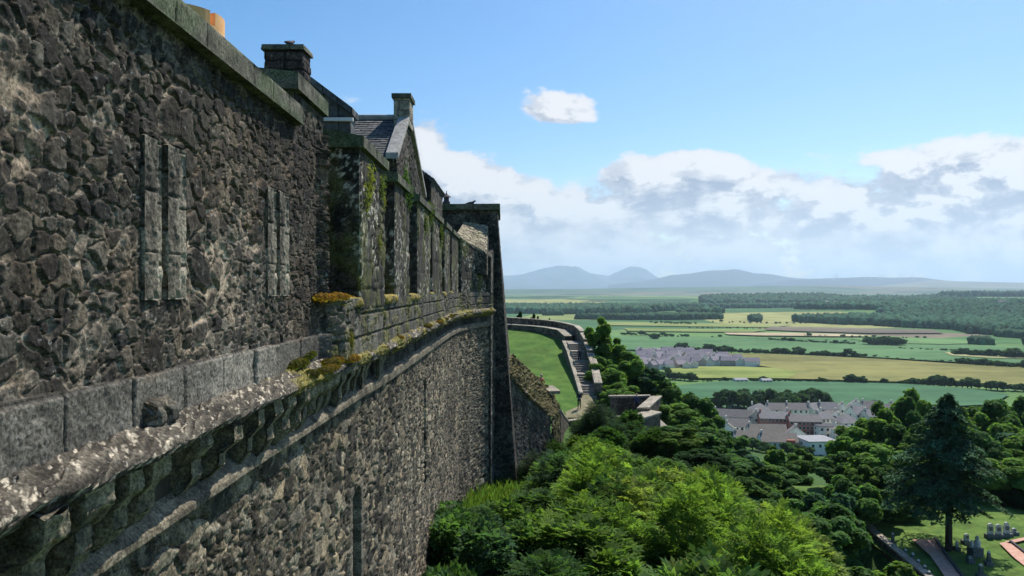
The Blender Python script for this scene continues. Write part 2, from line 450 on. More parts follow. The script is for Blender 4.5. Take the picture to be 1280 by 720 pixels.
M['hill_far'] = noise_mat('hill_moor_haze', (.030, .045, .07), (.085, .10, .12), .0012, 6, .95, 0, .1, (.05, .07, .06))  # moor colour tinted blue, painting in the haze of distance
M['hill_dark'] = noise_mat('hill_haze_blue', (.018, .026, .05), (.045, .055, .08), .0014, 6, .95, 0, .1)  # darker moor, also with haze blue painted into its colour
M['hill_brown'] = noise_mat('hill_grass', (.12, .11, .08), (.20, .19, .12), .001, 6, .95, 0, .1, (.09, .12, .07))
HR = 1.9
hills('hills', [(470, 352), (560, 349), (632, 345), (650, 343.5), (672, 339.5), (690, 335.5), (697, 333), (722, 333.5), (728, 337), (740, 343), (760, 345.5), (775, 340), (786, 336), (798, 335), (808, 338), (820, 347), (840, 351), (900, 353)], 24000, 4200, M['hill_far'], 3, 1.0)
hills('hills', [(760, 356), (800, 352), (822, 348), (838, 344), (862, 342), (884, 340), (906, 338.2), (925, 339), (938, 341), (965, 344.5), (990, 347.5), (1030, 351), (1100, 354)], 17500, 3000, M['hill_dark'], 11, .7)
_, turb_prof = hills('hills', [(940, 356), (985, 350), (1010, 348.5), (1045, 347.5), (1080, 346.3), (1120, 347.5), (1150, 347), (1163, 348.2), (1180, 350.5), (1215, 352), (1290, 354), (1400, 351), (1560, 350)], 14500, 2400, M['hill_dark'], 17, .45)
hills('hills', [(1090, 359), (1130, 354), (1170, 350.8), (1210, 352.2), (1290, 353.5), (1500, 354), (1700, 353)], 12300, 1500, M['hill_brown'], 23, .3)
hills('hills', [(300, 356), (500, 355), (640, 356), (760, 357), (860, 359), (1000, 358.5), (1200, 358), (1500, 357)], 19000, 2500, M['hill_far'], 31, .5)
# ------------------------------------------------------------------ haze
hz = MB(); hz.box((0, 0, (800-95)/2), (57000, 57000, 800+95))
hm, hn = new_mat('haze')
pv = hn.new('ShaderNodeVolumePrincipled'); pv.inputs['Color'].default_value = c4(.66, .84, 1.0); pv.inputs['Density'].default_value = 5.6e-5; pv.inputs['Anisotropy'].default_value = 0.6
ho = hn.new('ShaderNodeOutputMaterial'); hn.l.new(pv.outputs[0], ho.inputs[1])
tag(hz.build('haze', hm), kind='stuff')

# ------------------------------------------------------------------ fields (sheets on the plain)
def smooth_poly(pts, z):
    return [(*on_plain(px, py), z) for (px, py) in pts]
FIELDS = [
 ('green_crop', (.050, .125, .058), (.065, .150, .070), [(820, 486), (905, 477), (1010, 477.5), (1135, 481), (1215, 487), (1262, 494), (1240, 507), (1120, 512), (1000, 512), (880, 512), (830, 500)]),
 ('ripe_crop', (.155, .155, .045), (.225, .21, .068), [(868, 441.5), (960, 443), (1100, 449.5), (1200, 456), (1330, 463), (1380, 480), (1290, 483.5), (1180, 480.5), (1100, 477.5), (985, 474.5), (1000, 466), (945, 457.5), (940, 449)]),
 ('rough_pasture', (.15, .20, .045), (.23, .26, .07), [(830, 459), (930, 459.5), (965, 461), (1000, 466), (985, 474.5), (940, 474), (865, 474), (840, 468)]),
 ('pasture', (.07, .16, .06), (.10, .19, .075), [(760, 421), (900, 422.5), (1060, 424), (1200, 431), (1330, 437), (1330, 460), (1190, 453.5), (1050, 445), (930, 439), (850, 438.5), (760, 438)]),
 ('hay_field', (.18, .22, .06), (.24, .27, .09), [(745, 402.5), (860, 404), (930, 406), (990, 407.5), (960, 410), (850, 408.5), (750, 407)]),
 ('hay_field', (.16, .21, .055), (.22, .26, .08), [(780, 411), (870, 412), (960, 413.5), (940, 416), (860, 415.5), (785, 414.5)]),
 ('ploughed_field', (.12, .10, .075), (.17, .14, .10), [(965, 409), (1060, 411), (1165, 413), (1180, 417.5), (1090, 417.5), (1000, 415), (955, 413)]),
 ('stubble_field', (.40, .32, .19), (.46, .38, .24), [(905, 417), (985, 417), (1050, 418.5), (1100, 421.5), (1040, 421.5), (950, 420.5), (910, 419)]),
 ('stubble_field', (.30, .30, .13), (.38, .36, .17), [(1180, 442), (1230, 443), (1300, 446.5), (1300, 450), (1240, 449.5), (1190, 446)]),
 ('pasture', (.10, .20, .07), (.15, .25, .09), [(1060, 424.5), (1175, 424), (1250, 430), (1180, 432), (1100, 430)]),
]
for k, (nm, c0_, c1_, poly) in enumerate(FIELDS):
    m = field_mat('field_%d' % k, c0_, c1_, (.1, -.25, .3, 1.2, .05)[k % 5])
    pts = [on_plain(*p) for p in poly]
    # refine outline and follow the ground
    z = PLAIN + 1.4 + .12*k
    me = bpy.data.meshes.new(nm); me.from_pydata([(x, y, z) for x, y in pts], [], [tuple(range(len(pts)))]); me.materials.append(m)
    if me.polygons[0].normal.z < 0: me.flip_normals()
    tag(link(nm, me), kind='structure')

# ------------------------------------------------------------------ foliage generators
def leaves_mesh(name, C, N, size, col, mat, aspect=1.6, droop=.25, smooth_parts=None):
    """C centres, N facing normals: one folded leaf (4 verts, 2 tris as a bent quad) each"""
    n = len(C); rng = np.random.default_rng(len(name)*7+n)
    N = N/np.linalg.norm(N, axis=1, keepdims=True)
    T = rng.normal(size=(n, 3)); T -= (T*N).sum(1, keepdims=True)*N; T /= np.linalg.norm(T, axis=1, keepdims=True)
    B = np.cross(N, T); s = np.asarray(size).reshape(-1, 1)*np.ones((n, 1))
    L = s*aspect*.5; Wd = s*.5
    p0 = C - T*L; p1 = C + B*Wd + N*s*.10; p2 = C + T*L - N*s*droop; p3 = C - B*Wd + N*s*.10
    V = np.stack([p0, p1, p2, p3], 1).reshape(-1, 3)
    Fq = np.arange(4*n).reshape(n, 4)
    return mesh_np(name, V, Fq, mat, np.repeat(col, 4, axis=0))
def leaf_cols(rng, n, clump=None, var=.35, hue=.12):
    v = 1 + var*(rng.random(n)-.5)*2
    h = 1 + hue*(rng.random(n)-.5)*2
    c = np.stack([v*h*1.0, v, v/h], 1)
    if clump is not None: c *= clump.reshape(-1, 1)
    return c
def crown_mesh(name, seed, n, Wd, H, z0, leaf, nclump=34, shape='round', mat=None, gap=.0, cl_r=(.16, .27)):
    rng = np.random.default_rng(seed)
    cs = []; rs = []
    while len(cs) < nclump:
        d = rng.normal(size=3); d /= np.linalg.norm(d); rr = rng.random()**.45*.80
        u = d*rr
        if shape == 'round' and u[2] < -.55: continue
        if shape == 'tall': u[0] *= (.55+.35*(1-u[2])/2); u[1] *= (.55+.35*(1-u[2])/2)
        if shape == 'dome' and u[2] < -.2: u[2] = -.2-rng.random()*.3
        cs.append(u); rs.append(rng.uniform(*cl_r))
    cs = np.array(cs); rs = np.array(rs)
    w_ = rs**2; pick = rng.choice(nclump, n, p=w_/w_.sum())
    d = rng.normal(size=(n, 3)); d[:, 2] += .25; d /= np.linalg.norm(d, axis=1, keepdims=True)
    rad = (.62+.42*rng.random(n)**.7)
    lump = 1+.25*(vnoise(d[:, 0]*3+pick*7.7, d[:, 1]*3+d[:, 2]*2.3+pick*3.1, seed)-.5)*2
    U = cs[pick] + d*(rs[pick]*rad*lump)[:, None]*np.array([1, 1, .8])
    C = U*np.array([Wd/2, Wd/2, H/2]) + np.array([0, 0, z0+H/2])
    N = d*.9 + U*.5 + np.array([0, 0, .55]) + rng.normal(size=(n, 3))*.55
    cl = .78+.44*rng.random(nclump)
    col = leaf_cols(rng, n, cl[pick])
    me = leaves_mesh(name, C, N, leaf*(.7+.6*rng.random(n)), col, mat or M['leaf'])
    return me, cs*np.array([Wd/2, Wd/2, H/2]) + np.array([0, 0, z0+H/2])
def trunk_mesh(name, cs, z0, r0, H, seed=0, nb=9):
    mb = MB(); rng = random.Random(seed)
    top = z0+H*.72; bend = [(0, 0, -1.2), (rng.uniform(-.1, .1), rng.uniform(-.1, .1), z0*.6), (rng.uniform(-.3, .3), rng.uniform(-.3, .3), z0+H*.25), (rng.uniform(-.4, .4), rng.uniform(-.4, .4), top)]
    mb.tube(bend, [r0*1.25, r0, r0*.7, r0*.25], 9)
    idx = list(range(len(cs))); rng.shuffle(idx)
    for i in idx[:nb]:
        c = cs[i]; t = rng.uniform(.15, .8); zb = z0*.8+(top-z0*.8)*t*.8
        if zb > c[2]: zb = max(z0*.6, c[2]-1.0)
        b = Vector((0, 0, zb)); e = Vector(c); mid = (b+e)/2 + Vector((0, 0, .08*H*(rng.random()-.2)))
        mb.tube([b, mid, e], [r0*.42, r0*.25, r0*.08], 6)
    me = bpy.data.meshes.new(name); me.from_pydata(mb.v, [], mb.f); me.materials.append(M['bark'])
    me.polygons.foreach_set('use_smooth', [True]*len(mb.f)); me.update()
    return me
TALL_SEED = 171
# tree prototypes: meshes only; each planted tree is its own Empty + trunk + crown
TREE = {}
for k in range(5):
    me, cs = crown_mesh('broadleaf_crown', 100+k, 17000, 7.6, 8.2, 1.8, .30, 36+4*k, 'round')
    TREE['broad%d' % k] = (me, trunk_mesh('broadleaf_trunk', cs, 2.2, .24, 8.2, k), 10.0, 7.6)
for k in range(2):
    me, cs = crown_mesh('slender_crown', 130+k, 13000, 5.0, 9.4, .6, .26, 36, 'tall')
    TREE['tall%d' % k] = (me, trunk_mesh('slender_trunk', cs, 1.2, .16, 9.4, 10+k), 10.0, 4.6)
me, cs = crown_mesh('slender_crown', 171, 15000, 6.0, 9.6, .6, .24, 60, 'tall', cl_r=(.08, .17)); TREE['wisp'] = (me, trunk_mesh('slender_trunk', cs, 1.2, .15, 9.4, 19, 16), 10.2, 5.4)
for k in range(4):
    me, cs = crown_mesh('field_crown', 150+k, 1500, 9.6, 8.6, .8, .95, 16+2*k, 'round', cl_r=(.24, .36))
    TREE['field%d' % k] = (me, trunk_mesh('field_trunk', cs, 1.8, .3, 8.6, 20+k, 4), 10.0, 9.6)
def plant(kind, x, y, height, width, label, cat='tree', group=None, color=(.06, .11, .03), rz=None, z=None, name='broadleaf_tree', parts=('trunk', 'crown')):
    me, tm, h0, w0 = TREE[kind]
    zz = gz(x, y)-.1 if z is None else z
    e = empty(name, (x, y, zz), random.uniform(0, 6.28) if rz is None else rz, label, cat, group)
    e.scale = (width/w0, width/w0, height/h0)
    link(parts[0], tm, e); link(parts[1], me, e, color)
    return e
random.seed(7)

# conifer
def conifer_mesh(seed, H, Wd, nb=95):
    rng = np.random.default_rng(seed); tb = MB()
    tb.tube([(0, 0, -1), (0.05, 0, H*.3), (0, .05, H*.65), (0, 0, H*.99)], [.38, .30, .16, .02], 10)
    C = []; N = []; SZ = []; CL = []
    for b in range(nb):
        t = (b+.5)/nb; z = H*(.30+.69*t); a = b*2.399+rng.random()*.5
        L = Wd/2*min(1, (1-t)*1.5)**.8*(.42+.72*rng.random())*(1+.28*math.sin(a+.7)+.12*math.sin(t*17)) + .25
        if t < .12: L *= .75+2*t
        rise = .25-.1*rng.random(); pts = []
        for s in np.linspace(0, 1, 7):
            rr = L*s; zz = z + L*(rise*s*1.0 - .42*s*s)
            pts.append((math.cos(a)*rr, math.sin(a)*rr, zz))
        tb.tube(pts, [.055*(1-s_/7)*L/3+.012 for s_ in range(7)], 5)
        dirv = np.array([math.cos(a), math.sin(a), 0]); side = np.array([-math.sin(a), math.cos(a), 0])
        k = int(150*L/3)+30
        s = rng.random(k)**.7; wv = (rng.random(k)-.5)*2
        wid = L*.30*np.sin(np.clip(s, .02, 1)*2.6)+.08
        P = dirv*(L*s)[:, None] + side*(wv*wid)[:, None]
        zz = z + L*(rise*s-.42*s*s) - .10*np.abs(wv)*wid - .10*rng.random(k)
        P[:, 2] = zz
        P = P+rng.normal(size=(k, 3))*.07; C.append(P); nn = np.tile(np.array([0, 0, 1.0]), (k, 1)) + rng.normal(size=(k, 3))*.30 + dirv*.25
        N.append(nn); SZ.append(.13+.10*rng.random(k)); CL.append(np.full(k, .75+.5*rng.random())*(1+.25*s))
    C = np.concatenate(C); N = np.concatenate(N); SZ = np.concatenate(SZ); CL = np.concatenate(CL)
    me = leaves_mesh('conifer_crown', C, N, SZ, leaf_cols(rng, len(C), CL, .25, .06), M['needle'], 2.6, .35)
    tm = bpy.data.meshes.new('conifer_trunk'); tm.from_pydata(tb.v, [], tb.f); tm.materials.append(M['bark']); tm.update()
    return me, tm
cm, ct = conifer_mesh(5, 14.0, 10.5, 120); TREE['conifer'] = (cm, ct, 14.0, 10.5)

def W_(px, py, Y): return ((px-640)/F*Y, Y, (360-py)/F*Y)
def tree_at(kind, px, ytop, Y, width, label, **kw):
    x = (px-640)/F*Y; ztop = (360-ytop)/F*Y; g = gz(x, Y)-.1 if kw.get('z') is None else kw['z']
    return plant(kind, x, Y, max(2.5, ztop-g), width, label, **kw)

DG = (.088, .175, .052); MG = (.132, .235, .052); BG = (.085, .165, .026); YG = (.13, .20, .030); BL = (.065, .140, .075)
# --- trees beside the stair (right of the terrace)
MID = [
 ('wisp', 753, 386, 90, 5.2, MG, 'slender dark tree whose pointed top rises above the stair parapet, against the far fields'),
 ('broad0', 768, 428, 88, 5.6, MG, 'bushy green tree against the outside of the stair parapet, below the pointed slender one'),
 ('broad1', 757, 452, 84, 4.6, MG, 'small green tree crowding the lower end of the pale stair parapet'),
 ('broad2', 792, 452, 92, 6.0, BL, 'blue-green round tree right of the stairs, beneath the grey housing estate'),
 ('broad3', 818, 466, 95, 6.5, DG, 'dark tree above and behind the stone parapet corner'),
 ('broad4', 846, 474, 100, 7.0, DG, 'dark round tree on the skyline right of the parapet corner, under the rough pasture'),
 ('broad0', 872, 492, 98, 7.0, DG, 'dark tree just left of the terraced houses, upper one of the two there'),
 ('broad1', 896, 522, 92, 6.5, DG, 'dark tree overlapping the left end of the grey-roofed terrace'),
 ('broad2', 776, 478, 80, 4.5, MG, 'light green tree behind the back wall of the parapet corner'),
 ('broad3', 838, 500, 76, 5.4, MG, 'mid green tree at the right side of the stone parapet corner'),
 ('broad4', 862, 530, 72, 6.0, DG, 'dark tree on the slope right of and below the stone parapet corner'),
 ('broad0', 842, 545, 62, 4.6, DG, 'dark bushy tree at the foot of the stone parapet corner'),
 ('broad1', 900, 558, 72, 6.4, DG, 'dark tree in the dip below the brick-ended houses, left of the light one'),
 ('broad2', 925, 560, 84, 5.8, BL, 'blue-green tree in front of the nearest terraced houses'),
 ('broad3', 950, 574, 88, 5.6, MG, 'mid green tree right below the red brick house end'),
 ('broad4', 980, 578, 90, 5.6, DG, 'dark tree below the white flat-roofed house, left side'),
 ('tall1', 967, 552, 92, 3.2, MG, 'thin young tree standing up in front of the brick house end'),
 ('broad0', 1003, 560, 100, 4.6, MG, 'light green tree directly in front of the white flat-roofed house'),
 ('broad1', 944, 604, 66, 5.0, DG, 'dark shrubby tree on the slope edge under the mid green one'),
 ('broad2', 975, 604, 70, 5.4, DG, 'dark tree in the hollow left of the round lit bush tree'),
 ('broad3', 1035, 602, 62, 5.2, BL, 'round blue-green tree with paler top beside the sunken lane'),
 ('broad4', 1012, 618, 57, 4.0, DG, 'low dark tree at the left foot of the round blue-green one'),
 ('broad0', 1060, 560, 82, 6.0, DG, 'dark tree left of the big lit lime tree, near the white house'),
 ('broad1', 1078, 520, 92, 7.4, MG, 'big lime-green topped tree right of the white flat-roofed house'),
 ('broad2', 1060, 590, 68, 4.8, DG, 'dark tree in the shade between the lane and the big lit tree'),
 ('broad3', 1100, 548, 78, 7.2, MG, 'large green tree left of the tall conifer'),
 ('broad4', 1118, 488, 104, 6.2, DG, 'tall dark tree breaking the skyline left of the conifer'),
 ('broad0', 1148, 480, 108, 7.2, MG, 'tall tree behind the conifer with its top at the green field edge'),
 ('broad1', 1225, 494, 100, 8.0, DG, 'broad dark tree right behind the conifer'),
 ('broad2', 1262, 488, 106, 8.0, DG, 'broad dark tree at the right edge skyline'),
 ('broad3', 1250, 566, 78, 6.0, MG, 'round tree with lit top above the headstones'),
 ('broad4', 1300, 540, 84, 7.5, MG, 'tree leaning in at the right edge above the cemetery'),
 ('broad0', 1128, 585, 76, 5.8, DG, 'dark tree at the back of the cemetery, left of the conifer trunk'),
 ('broad1', 1095, 612, 70, 4.6, DG, 'dark low tree at the far end of the cemetery wall'),
 ('broad2', 1208, 590, 84, 6.4, DG, 'dark tree behind the conifer on its right, over the shaded grass'),
 ('broad3', 1330, 500, 96, 9, DG, 'dark tree beyond the right edge'),
 ('broad4', 1180, 500, 112, 8, DG, 'dark tree hidden mostly behind the conifer'),
 ('broad1', 1232, 604, 82, 6.4, DG, 'low dark tree behind the row of four headstones'),
 ('broad0', 1276, 606, 80, 6.4, DG, 'low dark tree behind the right end of the headstone row'),
 ('broad4', 1160, 606, 82, 6.0, DG, 'low dark tree in the deep shade left behind the conifer trunk'),
 ('broad3', 1200, 612, 84, 6.0, DG, 'low dark tree in the deep shade right behind the conifer trunk'),
 ('broad0', 1098, 505, 96, 6.5, MG, 'green tree left of the skyline tree, above the big lime-green topped one'),
 ('broad3', 1135, 520, 88, 6.5, DG, 'dark tree close behind the left side of the conifer'),
 ('broad1', 1155, 545, 84, 6.0, MG, 'mid green tree close behind the lower left boughs of the conifer'),
 ('broad4', 1222, 530, 84, 6.2, DG, 'dark tree close behind the right side of the conifer'),
 ('broad2', 1205, 505, 98, 6.5, MG, 'mid green tree behind the conifer top, just right of it'),
 ('broad0', 1290, 510, 88, 7.0, MG, 'mid green tree at the right edge under the skyline trees'),
 ('broad3', 1120, 640, 72, 4.2, DG, 'low dark tree at the far end of the lane beside the cemetery wall'),
 ('broad2', 1272, 520, 92, 6.5, DG, 'dark tree between the round lit tree and the right skyline'),
]
for i, (k, px, yt, Y, wd, colr, lab) in enumerate(MID):
    jit = random.uniform(.9, 1.1)
    tree_at(k, px, yt, Y, wd*1.25, lab, color=(colr[0]*jit, colr[1]*jit, colr[2]*jit), group='trees on the slope and valley below the castle')
tree_at('conifer', 1186, 490, 63.5, 8.6, 'tall dark conifer with drooping tiered branches standing in the cemetery', name='conifer_tree', color=(.052, .110, .052), cat='conifer', rz=1.1)
# --- clumps of trees between the town and the green field, hedgerow trees on the plain
FT = []
def ftree(px, ybase, hpx, lab, col=None, wfac=1.0, grp='field trees'):
    x, y = on_plain(px, ybase); h = hpx/F*y
    j = random.uniform(.8, 1.2); c = col or (.055*j, .11*j, .045*j)
    plant('field%d' % random.randrange(4), x, y, h, h*random.uniform(.95, 1.3)*wfac, lab, 'tree', grp, c, name='field_tree')
for k in range(15):
    ftree(894+k*7.4+random.uniform(-2, 2), 511+random.uniform(-2, 4), random.uniform(26, 34)*(1 if 1 < k < 13 else .8), 'dark tree in the long clump between the terraced houses and the green field', grp='trees in the long clump above the town')
for k in range(6):
    ftree(1003+k*6.4, 509.5+random.uniform(-1, 2), (24, 29, 30, 29, 25, 20)[k], 'dark tree in the short rounded clump right of the long clump above the town', grp='trees in the short clump above the town')
for px, hp in ((1075, 7), (1088, 9), (1096, 12), (1103, 9), (1118, 7)):
    ftree(px, 509, hp, 'small tree along the near edge of the green crop field', grp='small trees at the near edge of the green field')
def hedge_line(x0, y0, x1, y1, n, h0, h1, lab, grp, prob_big=.0, col=None):
    for k in range(n):
        t = (k+random.uniform(.1, .9))/n
        ftree(x0+(x1-x0)*t, y0+(y1-y0)*t+random.uniform(-.4, .4), random.uniform(h0, h1)*(1.6 if random.random() < prob_big else 1), lab, col, 1.25, grp)
hedge_line(850, 438.8, 1085, 446.5, 34, 6, 9.5, 'tree in the row along the top edge of the ripe yellow field', 'trees along the top of the yellow field', .15)
hedge_line(1085, 446.5, 1285, 459, 20, 3, 6, 'low tree in the thinner right end of the row above the yellow field', 'thin row above the yellow field', .15)
hedge_line(862, 475.5, 1135, 479.5, 42, 4, 6.5, 'tree in the hedge between the yellow field and the green crop field', 'hedge trees between yellow and green fields', .12)
hedge_line(1135, 480, 1290, 489, 22, 8, 12, 'tree in the belt along the lower right edge of the yellow field', 'belt of trees right of the green field', .2)
hedge_line(1060, 478, 1078, 479, 4, 11, 14, 'taller tree in the little group standing on the hedge by the yellow field', 'little group on the hedge')
hedge_line(962, 425.5, 1068, 431, 26, 3.5, 5, 'tree in the straight dark hedge across the pasture', 'straight hedge across the pasture', .1)
hedge_line(1084, 431.5, 1128, 432.5, 12, 11, 15, 'tree in the dark domed copse standing in the pasture', 'domed copse in the pasture')
hedge_line(1192, 444, 1290, 449, 16, 7, 12, 'tree by the farm at the right edge of the plain', 'trees around the farm at right', .2)
hedge_line(1200, 455, 1290, 461, 12, 8, 12, 'tree at the right end of the yellow field', 'trees at the right end of the yellow field', .1)
hedge_line(775, 418, 860, 421.5, 22, 3, 5, 'tree in the straggling line over the housing estate', 'straggling line over the estate', .2)
hedge_line(985, 452, 1030, 457, 8, 1.6, 2.6, 'tiny bush in the yellow field', 'tiny bushes in the yellow field')
hedge_line(812, 404.5, 870, 405.5, 14, 3.0, 4.2, 'tree in the small distant wood strip over the hay fields', 'distant wood strip')
hedge_line(815, 424, 822, 424.5, 2, 9, 11, 'tree standing alone over the housing estate', 'lone pair over the estate')
ftree(834, 468, 13, 'single dark tree at the near corner of the housing estate')
hedge_line(795, 470, 870, 476, 14, 8, 13, 'tree in the belt just below the housing estate', 'belt below the estate')
hedge_line(880, 421.5, 1190, 432, 26, 1.4, 3.2, 'small tree dotted along a field boundary beyond the pasture', 'dotted boundary trees', .1)

hedge_line(890, 404, 1010, 405.5, 16, 2.0, 3.4, 'tree along the top of the hay fields under the wooded ridge', 'trees over the hay fields', .1)
hedge_line(860, 410, 960, 411, 14, 1.6, 3.0, 'tree in the faint hedge between the two hay fields', 'faint hedge between the hay fields', .1)
hedge_line(1000, 420.5, 1160, 422.5, 16, 2.2, 4.2, 'tree along the stubble strip below the ploughed field', 'trees along the stubble strip', .15)
hedge_line(1120, 436, 1290, 443.5, 20, 3.0, 5.5, 'tree along the upper right pasture boundary', 'upper right pasture boundary', .2)
hedge_line(930, 449, 1000, 452, 6, 1.5, 2.4, 'tiny bush at the top of the ripe field', 'tiny bushes at the top of the ripe field')
# --- woods read as one mass: blobs of canopy
def ico():
    import bmesh
    b = bmesh.new(); bmesh.ops.create_icosphere(b, subdivisions=1, radius=1); v = np.array([x.co[:] for x in b.verts]); f = np.array([[q.index for q in p.verts] for p in b.faces]); b.free(); return v, f
IV, IF = ico()
def wood(name, XY, r0, r1, seed, col):
    rng = np.random.default_rng(seed); n = len(XY); s = rng.uniform(r0, r1, n)
    z = ground_z(XY[:, 0], XY[:, 1])
    jit = 1+.35*(rng.random((n, len(IV)))-.5)
    V = IV[None]*jit[..., None]*s[:, None, None]*np.array([1, 1, 1.15]) + np.stack([XY[:, 0], XY[:, 1], z+s*.8], 1)[:, None, :]
    Fq = (IF[None] + (np.arange(n)*len(IV))[:, None, None]).reshape(-1, 3)
    v = (.5+1.0*rng.random(n)**1.4)*(.7+.8*fbm(XY[:, 0]*.004, XY[:, 1]*.004, 3, seed)); c = np.array(col)[None]*v[:, None]*np.stack([.8+.5*rng.random(n), np.ones(n), np.ones(n)], 1)
    me = mesh_np(name, V.reshape(-1, 3), Fq, M['woodmat'], np.repeat(c, len(IV), 0))
    return tag(link(name, me), kind='stuff')
m, n = new_mat('wood_canopy'); finish(n, n.new('ShaderNodeAttribute', attribute_name='Col').outputs['Color'], .95, spec=.05); M['woodmat'] = m
def wood_region(poly, n, seed, cond=None):
    rng = np.random.default_rng(seed); P = [on_plain(px, py) for px, py in poly]
    xs = [p[0] for p in P]; ys = [p[1] for p in P]; out = []
    while len(out) < n:
        x = rng.uniform(min(xs), max(xs), 4000); y = rng.uniform(min(ys), max(ys), 4000)
        ins = np.zeros(4000, bool)
        for i in range(len(P)):
            (x0, y0), (x1, y1) = P[i], P[i-1]
            c = ((y0 > y) != (y1 > y)) & (x < (x1-x0)*(y-y0)/(y1-y0+1e-9)+x0); ins ^= c
        if cond is not None: ins &= cond(x, y)
        out += list(zip(x[ins], y[ins]))
    return np.array(out[:n])
wood('woodland', wood_region([(1000, 404), (1160, 411.5), (1200, 416.5), (1345, 424), (1345, 393), (1150, 391), (1000, 394), (955, 400)], 9000, 1, lambda x, y: fbm(x*.0016+3, y*.0022, 3, 77) > .33), 5, 9.5, 1, (.034, .085, .046))
wood('woodland', wood_region([(480, 392), (480, 385), (1290, 385), (1290, 391), (960, 394), (860, 399), (700, 399)], 7000, 2, lambda x, y: fbm(x*.0014, y*.0024, 3, 41) > .56), 6, 11, 2, (.040, .088, .045))
wood('woodland', wood_region([(400, 384), (400, 378), (1500, 377), (1500, 384)], 8000, 3, lambda x, y: fbm(x*.0008, y*.0018, 3, 51) > .57), 9, 16, 3, (.036, .08, .045))
wood('woodland', wood_region([(1150, 421), (1190, 431), (1240, 435), (1350, 441), (1350, 426), (1230, 419)], 1200, 4, lambda x, y: fbm(x*.006, y*.008, 3, 61) > .42), 4, 7, 4, (.038, .085, .045))
wood('woodland', wood_region([(620, 399), (800, 401.5), (950, 404), (950, 400), (800, 397.5), (620, 395)], 1300, 5, lambda x, y: fbm(x*.003, y*.006, 3, 71) > .48), 4, 8, 5, (.03, .07, .032))

# ------------------------------------------------------------------ houses
def hmat(name, col, var=.12, scale=.6): M[name] = flat_mat(name, col, .85, var, scale)
hmat('roof_grey', (.17, .155, .145)); hmat('roof_brown', (.20, .17, .14)); hmat('roof_blue', (.19, .18, .18)); hmat('roof_purple', (.24, .21, .235)); hmat('roof_pale', (.26, .26, .265))
hmat('harl_white', (.90, .84, .75)); hmat('harl_cream', (.74, .68, .58)); hmat('brick_red', (.46, .14, .09)); hmat('brick_pale', (.50, .38, .32)); hmat('roof_orange', (.50, .22, .13))
M['glass'] = flat_mat('window_glass', (.03, .04, .05), .15, .2, .5, .5)
hmat('estate_render', (.86, .78, .70)); hmat('frame_white', (.75, .75, .75)); hmat('dark_trim', (.05, .05, .055))
def house_meshes(Lx, Dy, wh, rh, roof, flat=False, hip=False, nwin=4, storeys=2, wall='harl_white', roofm='roof_grey', chim=1, doors=1):
    """local frame: centred, front faces -Y; gables at +-X. returns list of (name, mesh, sub) """
    out = []
    a, b = Lx/2, Dy/2
    mb = MB()
    if flat:
        mb.box((0, 0, wh/2-1), (Lx, Dy, wh+2)); rf = MB(); rf.box((0, 0, wh+.18), (Lx+.7, Dy+.7, .35)); 
    elif hip:
        mb.box((0, 0, wh/2-1), (Lx, Dy, wh+2)); rf = MB(); o = .35; k = min(b, a*.8)
        rf.add([(-a-o, -b-o, wh-.05), (a+o, -b-o, wh-.05), (a+o, b+o, wh-.05), (-a-o, b+o, wh-.05), (-a+k, 0, wh+rh), (a-k, 0, wh+rh)],
               [(0, 1, 5, 4), (1, 2, 5), (2, 3, 4, 5), (3, 0, 4), (3, 2, 1, 0)])
    else:
        mb.add([(-a, -b, -2), (a, -b, -2), (a, b, -2), (-a, b, -2), (-a, -b, wh), (a, -b, wh), (a, b, wh), (-a, b, wh), (-a, 0, wh+rh-.02), (a, 0, wh+rh-.02)],
               [(0, 1, 5, 4), (1, 2, 6, 9, 5), (2, 3, 7, 6), (3, 0, 4, 8, 7)])
        rf = MB(); o = .35; e = .25; t = .16; sl = rh/b
        for s in (-1, 1):
            y0, z0 = s*(b+o), wh-o*sl
            p = [(-a-e, 0, wh+rh), (a+e, 0, wh+rh), (a+e, y0, z0), (-a-e, y0, z0)]
            q = [(x, y, z+t) for x, y, z in p]
            fs = [(0, 1, 2, 3), (7, 6, 5, 4), (0, 4, 5, 1), (1, 5, 6, 2), (2, 6, 7, 3), (3, 7, 4, 0)]
            rf.add(p+q, fs if s < 0 else [f[::-1] for f in fs])
    out.append(('wall', mb, wall)); out.append(('roof', rf, roofm))
    for c in range(chim):
        ch = MB(); x = (-a+.8) if c == 0 else (a-.8)
        if not flat: ch.box((x, 0, wh+rh+.35), (.7, 1.1, 1.9))
        if not flat: out.append(('chimney', ch, 'harl_cream' if wall != 'brick_red' else 'brick_red'))
    for st in range(storeys):
        zc = wh*(st+.55)/storeys
        for k in range(nwin):
            x = -a+Lx*(k+.5)/nwin
            if st == 0 and doors and k % 2 == 1:
                d = MB(); d.box((x+.1, -b-.04, 1.05), (1.0, .1, 2.1)); out.append(('door', d, 'dark_trim')); continue
            wn = MB(); wn.box((x, -b-.02, zc), (1.15, .08, 1.3), mi=0); wn.box((x, -b-.045, zc), (1.35, .05, 1.5), mi=1)
            out.append(('window', wn, ('glass', 'frame_white')))
        for s in (-1, 1):
            wn = MB(); wn.box((s*(a+.03), 0, zc), (.08, 1.0, 1.3), mi=0); out.append(('window', wn, ('glass', 'frame_white')))
    return out
